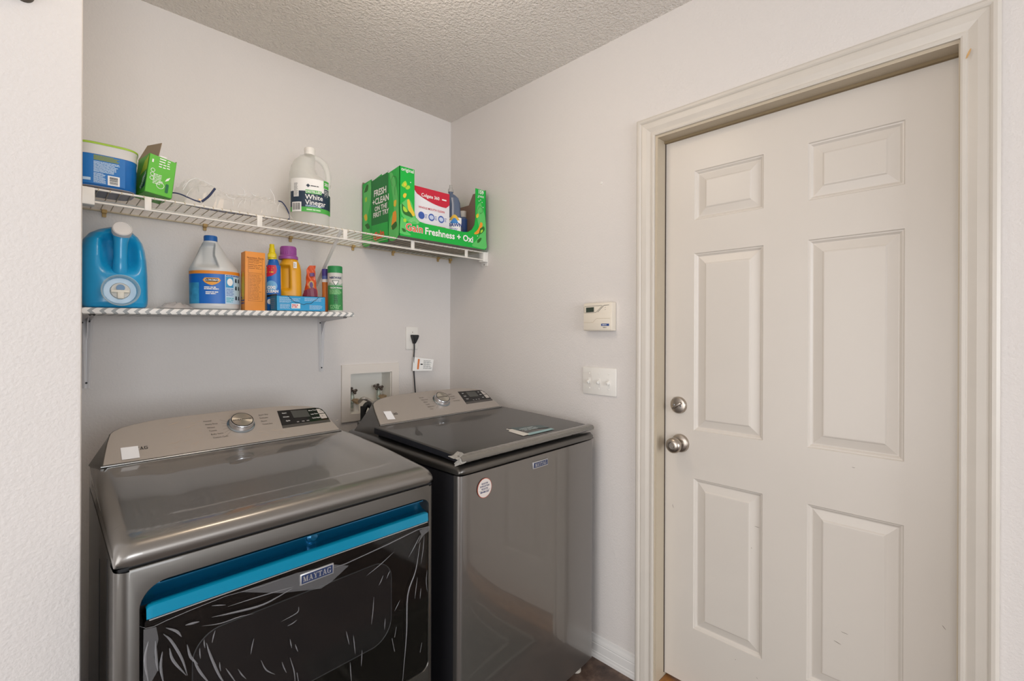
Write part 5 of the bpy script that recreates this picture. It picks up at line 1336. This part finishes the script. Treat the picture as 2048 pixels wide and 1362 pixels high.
for k in range(3):
    shape('pack_circle', ellipse(cw * (.22 + .27 * k), ch - .125, .0165, .0165, 24), C_, M_PBL, cb, lift=.0006)
    shape('pack_circle', ellipse(cw * (.22 + .27 * k), ch - .125, .012, .010, 16), C_, mat('pack_pale_blue', '#c3cfe8', rough=.4), cb, lift=.0009) if k else None
    dashes('pack_print', cw * (.31 + .27 * k), ch - .135, cw * (.38 + .27 * k), ch - .115, 3, C_, M_PBL, cb, fill=.35, seed=k, lift=.0008)
dashes('pack_print', cw * .25, ch - .165, cw * .92, ch - .157, 1, C_, M_RED, cb, fill=.6, seed=6, lift=.0008)
dashes('pack_print', cw * .25, ch - .190, cw * .9, ch - .170, 2, C_, mat('pack_pink', '#c58a96', rough=.5), cb, fill=.5, seed=7, lift=.0008)
shape('pack_stripe', [(cw * .1, ch - .212), (cw, ch - .218), (cw, ch - .206), (cw * .1, ch - .200)], C_, M_PBL, cb, lift=.0007)
# ---- dish soap bottle
ds = item('dish_soap_bottle', 908, 1.815, GZ0 + .0025, 'dark blue dish soap bottle with clear cap beside the toothbrush pack', 'bottle')
M_DB = mat('soap_blue', '#5b6880', rough=.2, alpha=.94, coat=.4)
loft('bottle_body', interp_secs([(0, .034, .022, 2.6, 0, 0), (.006, .039, .025, 2.6, 0, 0), (.10, .039, .025, 2.6, 0, 0), (.16, .0325, .022, 2.6, -.002, 0), (.215, .030, .021, 2.6, -.003, 0), (.238, .026, .020, 2.5, -.007, 0), (.252, .018, .015, 2.2, -.014, 0), (.258, .011, .011, 2, -.018, 0), (.268, .011, .011, 2, -.018, 0)], 40), M_DB, ds, seg=36)
lathe('bottle_cap', [(0, .270), (.0135, .270), (.0135, .284), (.009, .288), (.007, .300), (.0075, .304), (0, .305)], mat('clear_cap', '#b9b7b2', rough=.15, alpha=.6), ds, seg=24, M=Matrix.Translation((-.018, 0, -.004)))
W = Wrap(.0365, .0252, 2.6)
lb = W.band('bottle_label', -.028, .036, .055, .140, M_PAPERW, ds, lift=.001)
shape('label_dome', [(-.026, .126)] + [(-.026 + .052 * k / 10, .126 + .028 * math.sin(math.pi * k / 10)) for k in range(1, 10)] + [(.026, .126)], None, mat('soap_yellow', '#d9b13c', rough=.5), lb, wrap=W, lift=.0014)
shape('label_arc', [(-.020, .112)] + [(-.020 + .040 * k / 10, .112 + .026 * math.sin(math.pi * k / 10)) for k in range(1, 10)] + [(.020, .112)], None, mat('soap_sky', '#2f7fc4', rough=.5), lb, wrap=W, lift=.0018)
text('label_text', 'DAWN', None, .023, mat('soap_navy', '#22408c', rough=.5), lb, at=(.002, .104), bold=.035, wrap=W, lift=.0026, xscale=.95)
dashes('label_print', -.018, .072, .024, .090, 3, None, M_PBL, lb, fill=.45, wrap=W, lift=.0016, seed=4)
# narrow blue bottle behind it
nb = item('narrow_blue_bottle', 925, 1.90, GZ0 + .0025, 'narrow blue bottle behind the dish soap in the green carton', 'bottle')
loft('bottle_body', interp_secs([(0, .022, .018, 2.4), (.005, .025, .020, 2.4), (.17, .025, .020, 2.4), (.178, .018, .016, 2.2), (.182, .015, .015, 2)], 24), mat('bottle_blue_grey', '#6d7fa6', rough=.3), nb, seg=28)
lathe('bottle_cap', [(0, .181), (.018, .181), (.018, .212), (0, .213)], M_WHITE, nb, seg=24)
W = Wrap(.0255, .0205, 2.4); W.band('bottle_label', -.020, .020, .05, .17, mat('label_mid_blue', '#3f66b0', rough=.45), nb, lift=.0008)

# ================================================================== LOWER SHELF
# ---- big blue jug with press tap
j = item('blue_detergent_jug', 228, 1.925, None, 'large teal blue detergent jug with white cap and press tap', 'jug')
j.rotation_euler.z = math.radians(-2)
M_JUG = mat('jug_blue', '#1896cc', rough=.28, coat=.3, var=.06, vscale=10)
def jdef(x, y, z):
    # finger hollow behind the handle, on the side facing the camera
    a = math.exp(-((x - .012) / .040) ** 4) * math.exp(-((z - .170) / .058) ** 4)
    if y < 0: y += .046 * a
    return (x, y, z)
secs = [(0, .074, .100, 5), (.004, .079, .106, 5), (.014, .083, .110, 4.5), (.030, .0845, .111, 4.2), (.10, .0845, .111, 4), (.15, .083, .108, 3.6), (.18, .080, .102, 3.2), (.205, .074, .094, 2.9), (.225, .062, .080, 2.6, .002, 0), (.240, .044, .060, 2.3, .006, 0), (.250, .024, .036, 2, .010, 0), (.2525, .008, .012, 2, .012, 0)]
secs = [s if len(s) == 6 else s + (0, 0) for s in secs]
secs = [(a, b_ * .955, c_, n_, x_, y_) for a, b_, c_, n_, x_, y_ in secs]
loft('jug_body', interp_secs(secs, 56), M_JUG, j, seg=84, deform=jdef, angle=70)
grow([(.015, -.070, .228), (.015, -.092, .216), (.013, -.096, .190), (.012, -.094, .150), (.011, -.092, .118), (.010, -.080, .095)], [.024, .0205, .0170, .0165, .0185, .026], 'jug_handle', M_JUG, j, seg=20)
CMx = Matrix.Translation((.016, -.106, .230)) @ Matrix.Rotation(math.radians(70), 4, 'X')
lathe('jug_cap', [(.0, -.01), (.024, -.01), (.0245, .000), (.0235, .012), (.021, .0142), (.0205, .0130), (0, .0130)], mat('cap_white', '#d9d5d2', rough=.4), j, seg=36, M=CMx)
TM = Matrix.Translation((.009, -.108, .049)) @ Matrix.Rotation(math.radians(90), 4, 'X')
M_CUP = mat('clear_cup', '#d6e6ea', rough=.15, alpha=.42, spec=.8)
cup = lathe('dosing_cup', [(.040, -.004), (.041, .010), (.043, .030), (.0455, .036), (.0440, .038), (.041, .034), (.0385, .012), (.0375, .004), (0, .003)], M_CUP, j, seg=40, M=TM)
lathe('tap_collar', [(0, .004), (.024, .004), (.022, .012), (.012, .014), (0, .014)], mat('tap_grey', '#d8d5ce', rough=.4), cup, seg=30, M=TM)
tb = new_bm(); add_box(tb, (-.022, -.006, .012), (.020, .002, .024), .002); add_box(tb, (-.008, -.024, .012), (.008, -.004, .026), .003); bmesh.ops.transform(tb, matrix=TM, verts=tb.verts)
bm_obj('tap_lever', tb, mat('tap_white', '#dcd8cc', rough=.4), cup, smooth=True, angle=40)
tb = new_bm(); add_tube(tb, [(0, .008, .013), (0, .008, .022)], .010, 18); bmesh.ops.transform(tb, matrix=TM, verts=tb.verts)
bm_obj('tap_button', tb, mat('tap_blue_button', '#5c83a8', rough=.4), cup, smooth=True, angle=40)
# ---- crumpled clear film beside it
cf = thing('clear_film_scrap', (.275, 1.86, ztop(.37) + .0015), label='flat scrap of clear plastic between blue jug and bleach bottle', cat='plastic film')
rn = random.Random(31); bm = new_bm(); G = []
for jx in range(9):
    G.append([bm.verts.new((i / 12 * .105 - .01, jx / 8 * .13 - .03, max(.0005, .022 * math.sin(math.pi * jx / 8) * math.sin(math.pi * i / 12) * (1 + rn.uniform(-.4, .4))))) for i in range(13)])
for a, b in zip(G, G[1:]):
    for k in range(12): bm.faces.new((a[k], a[k + 1], b[k + 1], b[k]))
bm_obj('film_sheet', bm, mat('scrap_vinyl', '#efe6e2', rough=.15, alpha=.6, spec=.8), cf, smooth=True)
# ---- bleach bottle
b = item('bleach_bottle', 430, 1.902, None, 'white bleach bottle with blue cap and blue and orange label', 'bottle')
M_BL = mat('bleach_white', '#c9cbcb', rough=.35)
def sstep(v): v = min(max(v, 0), 1); return v * v * (3 - 2 * v)
def bdef(x, y, z):
    edge = -.004 + .30 * max(0, .185 - z) * (z < .185) + .10 * max(0, z - .2)
    a = sstep((x + .062) / .030) * (1 - sstep((x - edge) / .007)) * sstep((z - .136) / .022) * (1 - sstep((z - .218) / .020))
    if y < 0: y += .024 * a
    return (x, y, z)
K = [(0, .066, .066, 2.4, 0, 0), (.005, .073, .073, 2.4, 0, 0), (.012, .0748, .0748, 2.3, 0, 0), (.132, .0748, .0748, 2.2, 0, 0), (.142, .072, .072, 2.1, -.001, 0), (.165, .058, .060, 2, -.004, 0), (.190, .044, .047, 2, -.007, 0), (.215, .033, .035, 2, -.009, 0), (.232, .024, .025, 2, -.010, 0), (.240, .019, .019, 2, -.010, 0), (.245, .018, .018, 2, -.010, 0)]
loft('bottle_body', interp_secs(K, 90), M_BL, b, seg=160, deform=bdef, angle=70)
lathe('bottle_cap', [(0, .238), (.0205, .238), (.0205, .254), (.019, .257), (0, .257)], mat('cap_blue', '#1c5fa8', rough=.4), b, seg=32, M=Matrix.Translation((-.010, 0, 0)))
W = Wrap(.0752, .0752, 2.25)
lb = W.band('bottle_label', -.095, .11, .020, .1295, mat('bleach_blue', '#1466bd', rough=.4), b, lift=.0006, n=44)
W.band('label_orange', -.095, .11, .1195, .1300, mat('bleach_orange', '#e08a2c', rough=.45), lb, lift=.001, n=44)
W.band('label_panel', .030, .110, .020, .119, M_PALEB, lb, lift=.001, n=20)
W.band('label_teal', -.095, -.046, .020, .090, mat('bleach_teal', '#3b93bd', rough=.45, var=.2, vscale=50), lb, lift=.001, n=12)
W.band('label_panel_blue', .032, .058, .075, .112, mat('bleach_mid', '#3f9ad0', rough=.45), lb, lift=.0014)
shape('label_glove', ellipse(.046, .094, .010, .013, 16), None, M_PAPERW, lb, wrap=W, lift=.0018)
shape('logo_frame', [(-.034, .098), (-.028, .106), (.012, .106), (.018, .098), (.012, .090), (.002, .084), (-.008, .081), (-.018, .084), (-.028, .090)], None, mat('logo_orange', '#e79f3c', rough=.5), lb, wrap=W, lift=.0014)
shape('logo_field', [(-.029, .098), (-.024, .103), (.008, .103), (.013, .098), (.008, .093), (-.024, .093)], None, M_BLACK, lb, wrap=W, lift=.0018)
text('logo_text', 'CLOROMAX', None, .0075, M_PAPERW, lb, at=(-.008, .098), bold=.03, wrap=W, lift=.0026)
dashes('label_print', -.030, .066, .014, .077, 2, None, M_PAPERW, lb, fill=.6, wrap=W, lift=.0016, seed=1)
dashes('label_print', -.026, .050, .010, .061, 2, None, M_PAPERW, lb, fill=.6, wrap=W, lift=.0016, seed=2)
for k, (yy, n_) in enumerate(((.094, 1), (.068, 2), (.034, 3))):
    for q in range(2): shape('label_icon', [(.065 + .016 * q, yy), (.074 + .016 * q, yy), (.073 + .016 * q, yy + .013), (.066 + .016 * q, yy + .013)], None, M_LNAVY, lb, wrap=W, lift=.0016)
dashes('label_print', .033, .046, .060, .072, 5, None, M_PBL, lb, fill=.35, wrap=W, lift=.0016, seed=5)
dashes('label_print', .033, .024, .060, .042, 3, None, mat('aqua_print', '#58b2c4', rough=.5), lb, fill=.5, wrap=W, lift=.0016, seed=6)
dashes('label_print', .033, .113, .100, .118, 1, None, M_PBL, lb, fill=.7, wrap=W, lift=.0016, seed=7)
# ---- orange box
X0 = float(atY(490, 600, 1.818)[0]); X1 = float(atY(530, 600, 1.818)[0]); 
so = thing('baking_soda_box', (X0, 1.818, ztop(X0) + .0008), label='tall orange carton with ingredient table between bleach and stain remover', cat='carton')
bw, bd_, bh = X1 - X0, .048, .205
M_OR = mat('soda_orange', '#e2913c', rough=.45, var=.04, vscale=15)
sx = box('carton_body', (0, 0, 0), (bw, bd_, bh), M_OR, so, bev=.0008)
S_ = frame_mat((0, 0, 0), (1, 0, 0), (0, 0, 1)); SLf = frame_mat((0, bd_, 0), (0, -1, 0), (0, 0, 1)); M_BRN = mat('brown_print', '#7a4a22', rough=.6)
text('carton_text', 'Nutrition Facts', S_, .0088, M_BRN, sx, at=(bw * .5, bh * .895), bold=.01, lift=.0006)
for y0, y1, s_ in ((.80, .87, 1), (.70, .79, 2)): dashes('carton_print', bw * .18, bh * y0, bw * .85, bh * y1, 3, S_, M_BRN, sx, fill=.25, seed=s_)
line2('print_box', [(bw * .15, bh * .87), (bw * .85, bh * .87), (bw * .85, bh * .64), (bw * .15, bh * .64), (bw * .15, bh * .87)], .0006, S_, M_BRN, sx)
line2('print_box', [(bw * .16, bh * .62), (bw * .88, bh * .62), (bw * .88, bh * .16), (bw * .16, bh * .16), (bw * .16, bh * .62)], .0006, S_, M_BRN, sx)
dashes('carton_print', bw * .20, bh * .18, bw * .85, bh * .61, 17, S_, M_BRN, sx, fill=.22, seed=4)
dashes('side_print', .006, .02, .042, .05, 3, SLf, mat('soda_navy', '#3b4a86', rough=.5), sx, fill=.5, seed=5)
shape('side_patch', ellipse(.026, .085, .016, .05, 20), SLf, M_YEL, sx, lift=.0005)
# ---- stain remover spray stick
ox = item('stain_remover_bottle', 548, 1.906, None, 'blue stain remover bottle with yellow cap and red label top', 'bottle')
loft('bottle_body', interp_secs([(0, .022, .018, 2.6), (.005, .025, .021, 2.6), (.10, .0245, .0205, 2.6), (.17, .022, .019, 2.4), (.188, .018, .017, 2.2), (.196, .0145, .0145, 2)], 36), mat('oxi_blue', '#1763b5', rough=.3), ox, seg=36)
ct = mat('oxi_yellow', '#e8d019', rough=.35)
lathe('bottle_cap', [(0, .195), (.0155, .195), (.0155, .214), (.0135, .219), (.0110, .222), (.0105, .236), (.0085, .240), (.0080, .253), (0, .2545)], ct, ox, seg=26, M=Matrix.Translation((-.004, 0, 0)))
box('cap_lug', (-.018, -.017, .200), (.008, -.008, .215), ct, ox, bev=.003)
W = Wrap(.0252, .0212, 2.6)
lb = W.band('bottle_label', -.026, .028, .02, .172, mat('oxi_label_blue', '#1f6cc0', rough=.35), ox, lift=.0005)
shape('label_red', [(-.026, .172), (-.026, .128), (-.006, .132), (.008, .142), (.012, .156), (.008, .172)], None, M_RED, lb, wrap=W, lift=.001)
dashes('label_print', -.024, .142, .002, .166, 3, None, M_YEL, lb, fill=.55, wrap=W, lift=.0015, seed=2)
shape('label_swirl', ellipse(-.008, .094, .020, .020, 24), None, mat('oxi_pale', '#6fb0dd', rough=.4), lb, wrap=W, lift=.001)
text('label_text', 'OXI', None, .0155, M_PAPERW, lb, at=(-.008, .088), bold=.05, wrap=W, lift=.002)
text('label_text', 'CLEAN', None, .0135, M_PAPERW, lb, at=(-.006, .074), bold=.05, wrap=W, lift=.002)
shape('label_black', [(-.024, .052), (.010, .058), (.010, .066), (-.024, .060)], None, M_BLACK, lb, wrap=W, lift=.0016)
shape('label_star', [(-.006, .044), (.004, .050), (.001, .041), (.008, .036), (.0, .036), (-.003, .028), (-.005, .036), (-.012, .034)], None, M_RED, lb, wrap=W, lift=.002)
shape('label_white', ellipse(-.012, .036, .012, .010, 16), None, M_PAPERW, lb, wrap=W, lift=.0014)
# ---- golden bottle
gd_ = item('yellow_detergent_bottle', 581, 1.930, None, 'golden yellow detergent bottle with purple cap', 'bottle')
M_GO = mat('gold_plastic', '#e3a31d', rough=.32)
def gdef(x, y, z):
    a = sstep((x + .040) / .010) * (1 - sstep((x + .004) / .005)) * sstep((z - .078) / .016) * (1 - sstep((z - .168) / .014))
    if y < 0: y += .020 * a
    return (x, y, z)
loft('bottle_body', interp_secs([(0, .036, .030, 3), (.005, .040, .034, 3), (.08, .0405, .034, 3), (.16, .040, .033, 2.8), (.185, .036, .031, 2.5, ), (.200, .029, .028, 2.2), (.206, .027, .027, 2)], 80), M_GO, gd_, seg=140, deform=gdef, angle=70)
M_PUR = mat('purple_cap', '#9b4f9c', rough=.4)
lathe('bottle_cap', [(0, .204), (.0345, .204), (.035, .214), (.0305, .219), (.0290, .2205), (.0285, .250), (.0265, .254), (0, .2545)], M_PUR, gd_, seg=40, M=Matrix.Translation((-.005, 0, 0)))
capg = new_bm()
for k in range(30):
    a = 2 * math.pi * k / 30; add_tube(capg, [(-.005 + .0287 * math.cos(a), .0287 * math.sin(a), .222), (-.005 + .0285 * math.cos(a), .0285 * math.sin(a), .249)], .0009, 5)
bm_obj('cap_ribs', capg, M_PUR, gd_, smooth=True)
W = Wrap(.041, .0345, 3)
W.band('neck_sticker', .012, .024, .168, .192, M_PAPERW, gd_, lift=.0012)
dashes('sticker_print', .014, .172, .022, .188, 4, None, M_BLACK, gd_, fill=.3, wrap=W, lift=.0018, seed=4)
# ---- open blue carton lying in front
X0 = float(atY(553, 610, 1.816)[0]); X1 = float(atY(651, 610, 1.816)[0]); bw = X1 - X0
oc_ = thing('blue_carton', (X0, 1.816, ztop(X0 + bw / 2) + .0006), label='low light blue carton with torn top at the shelf front edge', cat='carton', rot=(0, -math.atan(SLOPE), 0))
M_SKY = mat('sky_carton', '#2f9bd0', rough=.4); bh, bd_ = .0545, .062
C2 = frame_mat((0, 0, 0), (1, 0, 0), (0, 0, 1))
tear = [(bw, bh)] + [(bw * .86, bh)] + [(bw * (.86 - .64 * k / 12), bh - .030 * math.sin(math.pi * k / 12) ** .7 + .002 * ((k * 7) % 3 - 1)) for k in range(1, 12)] + [(bw * .22, bh), (0, bh)]
M_BLKC = mat('carton_dark_inside', '#2a3550', rough=.7)
fpn = poly_panel('carton_front', [(0, 0), (bw, 0), (bw, bh), (0, bh)], C2, .0014, M_SKY, oc_, M_KRAFT)
line2('tear_line', [p for p in tear[1:-1]], .0016, C2, M_BLACK, fpn, lift=.0009)
C3 = frame_mat((0, bd_, 0), (0, -1, 0), (0, 0, 1))
poly_panel('carton_side', [(0, 0), (bd_, 0), (bd_, bh), (0, bh)], C3, .0014, M_SKY, oc_, M_KRAFT)
dashes('side_print', .008, .006, bd_ - .006, bh - .008, 6, C3, mat('lavender_print', '#9aa6cf', rough=.5), oc_, fill=.4, seed=9, lift=.0008)
poly_panel('carton_side', [(0, 0), (bd_, 0), (bd_, bh), (0, bh)], frame_mat((bw, 0, 0), (0, 1, 0), (0, 0, 1)), .0014, M_SKY, oc_, M_KRAFT)
poly_panel('carton_back', [(0, 0), (bw, 0), (bw, bh), (0, bh)], frame_mat((bw, bd_, 0), (-1, 0, 0), (0, 0, 1)), .0014, M_SKY, oc_, M_KRAFT)
box('carton_bottom', (.0015, .0015, 0), (bw - .0015, bd_ - .0015, .0015), M_SKY, oc_)
poly_panel('carton_top', [(0, 0), (bw, 0), (bw, bd_), (0, bd_)], frame_mat((0, 0, bh), (1, 0, 0), (0, 1, 0)), .0012, mat('carton_magenta', '#7a3b78', rough=.5), oc_)
for x0, y0, x1, y1, r_, s_ in ((.01, .028, .055, .050, 6, 21), (.055, .034, .085, .046, 3, 22), (.100, .036, .170, .050, 4, 23), (.012, .006, .050, .024, 5, 24), (.118, .005, .172, .022, 5, 25)):
    dashes('carton_print', x0, y0, x1, y1, r_, C2, M_PALEB, fpn, fill=.4, seed=s_, lift=.0006)
shape('print_patch', [(.046 + .006, .008), (.084, .008), (.084, .026), (.052, .026)], C2, M_PAPERW, fpn, lift=.0006)
dashes('patch_print', .054, .010, .082, .024, 2, C2, M_RED, fpn, fill=.5, seed=3, lift=.0010)
# ---- orange pouch
po = item('orange_pouch', 621, 1.925, None, 'crumpled orange detergent pouch standing behind the blue carton', 'pouch')
M_PO = mat('pouch_orange', '#d9582a', rough=.3, coat=.3, var=.12, vscale=30); rn = random.Random(3)
K = [(0, .028, .026, 2.4, .002, 0), (.03, .029, .026, 2.4, .002, 0), (.07, .028, .020, 2.3, 0, 0), (.105, .0205, .014, 2.3, .003, 0), (.130, .0185, .010, 2.5, .003, 0), (.150, .0165, .006, 3, .003, 0), (.168, .0165, .003, 4, .003, 0), (.182, .014, .0015, 4, .008, 0), (.188, .011, .0012, 4, .010, 0)]
loft('pouch_body', interp_secs(K, 34), M_PO, po, seg=40, deform=lambda x, y, z: (x + .0010 * math.sin(z * 170 + y * 60), y + .0022 * math.sin(x * 260 + z * 130), z), angle=60)
W = Wrap(.030, .0215, 2.3)
shape('pouch_band', [(-.030, .040), (.030, .040), (.024, .090), (.010, .098), (-.024, .084)], None, mat('pouch_maroon', '#7a2a44', rough=.4), po, wrap=Wrap(.034, .026, 2.3), lift=.001)
shape('pouch_mark', ellipse(.004, .108, .010, .017, 18), None, mat('pouch_gold', '#c7a05a', rough=.4), po, wrap=Wrap(.022, .018, 2.3), lift=.002)
shape('pouch_mark', ellipse(.004, .108, .006, .012, 16), None, mat('pouch_violet', '#5d3a74', rough=.4), po, wrap=Wrap(.022, .018, 2.3), lift=.003)
shape('pouch_patch', [(.000, .142), (.016, .144), (.015, .158), (-.001, .156)], None, mat('pouch_violet', '#5d3a74'), po, wrap=Wrap(.0185, .011, 2.4), lift=.003)
# ---- tall orange and navy bottle
pb = item('slim_bottle', 651, 1.945, None, 'slim orange bottle with violet cap behind the green-capped bottle', 'bottle')
lathe('bottle_body', [(0, 0), (.0120, 0), (.0125, .004), (.0125, .148), (.010, .154), (0, .154)], mat('slim_orange', '#d07a35', rough=.4), pb, seg=28)
lathe('bottle_band', [(.0127, .126), (.0127, .138), (.0126, .138)], M_PAPERW, pb, seg=28)
lathe('bottle_band', [(.0127, .138), (.0127, .152), (.0126, .152)], mat('slim_blue', '#5a6cae', rough=.4), pb, seg=28)
lathe('bottle_cap', [(0, .152), (.0125, .152), (.0122, .178), (.011, .181), (0, .1815)], mat('violet_cap', '#4b3f8f', rough=.4), pb, seg=28)
# ---- green capped bottle
gr = item('wash_bottle', 671, 1.892, None, 'white bottle with green cap and green wash label at right end of board shelf', 'bottle')
lathe('bottle_body', [(0, 0), (.0275, 0), (.029, .004), (.029, .158), (.0265, .163), (0, .163)], mat('bottle_white_plastic', '#cfcfca', rough=.4), gr, seg=40)
lathe('bottle_cap', [(0, .160), (.0290, .160), (.0290, .184), (.0275, .188), (0, .1885)], mat('green_cap', '#2a8c4e', rough=.4), gr, seg=40)
W = Wrap(.0291, .0291, 2)
lb = W.band('bottle_label', -.036, .036, .008, .108, mat('wash_green', '#3c8f50', rough=.45, var=.15, vscale=60), gr, lift=.0005)
shape('label_hills', [(-.036, .106), (-.022, .122), (-.008, .112), (.004, .126), (.018, .112), (.036, .120), (.036, .100), (-.036, .100)], None, mat('wash_pale', '#9fb8a4', rough=.5), lb, wrap=W, lift=.0004)
shape('label_triangle', [(-.012, .128), (.016, .128), (.002, .104)], None, mat('wash_dark', '#24503a', rough=.5), lb, wrap=W, lift=.0010)
shape('label_triangle', [(-.009, .126), (.013, .126), (.002, .108)], None, M_PAPERW, lb, wrap=W, lift=.0014)
text('label_text', 'NIKWAX', None, .0120, MN, lb, at=(.002, .139), bold=.03, wrap=W, lift=.0012)
text('label_text', 'TECH WASH', None, .0088, M_PAPERW, lb, at=(.004, .098), bold=.03, wrap=W, lift=.0014)
dashes('label_print', -.024, .072, .028, .092, 5, None, M_PG, lb, fill=.4, wrap=W, lift=.0012, seed=3)
dashes('label_print', -.006, .034, .010, .070, 8, None, M_BLACK, lb, fill=.4, wrap=W, lift=.0012, seed=4)
dashes('label_print', -.022, .012, .026, .030, 4, None, M_PG, lb, fill=.4, wrap=W, lift=.0012, seed=5)
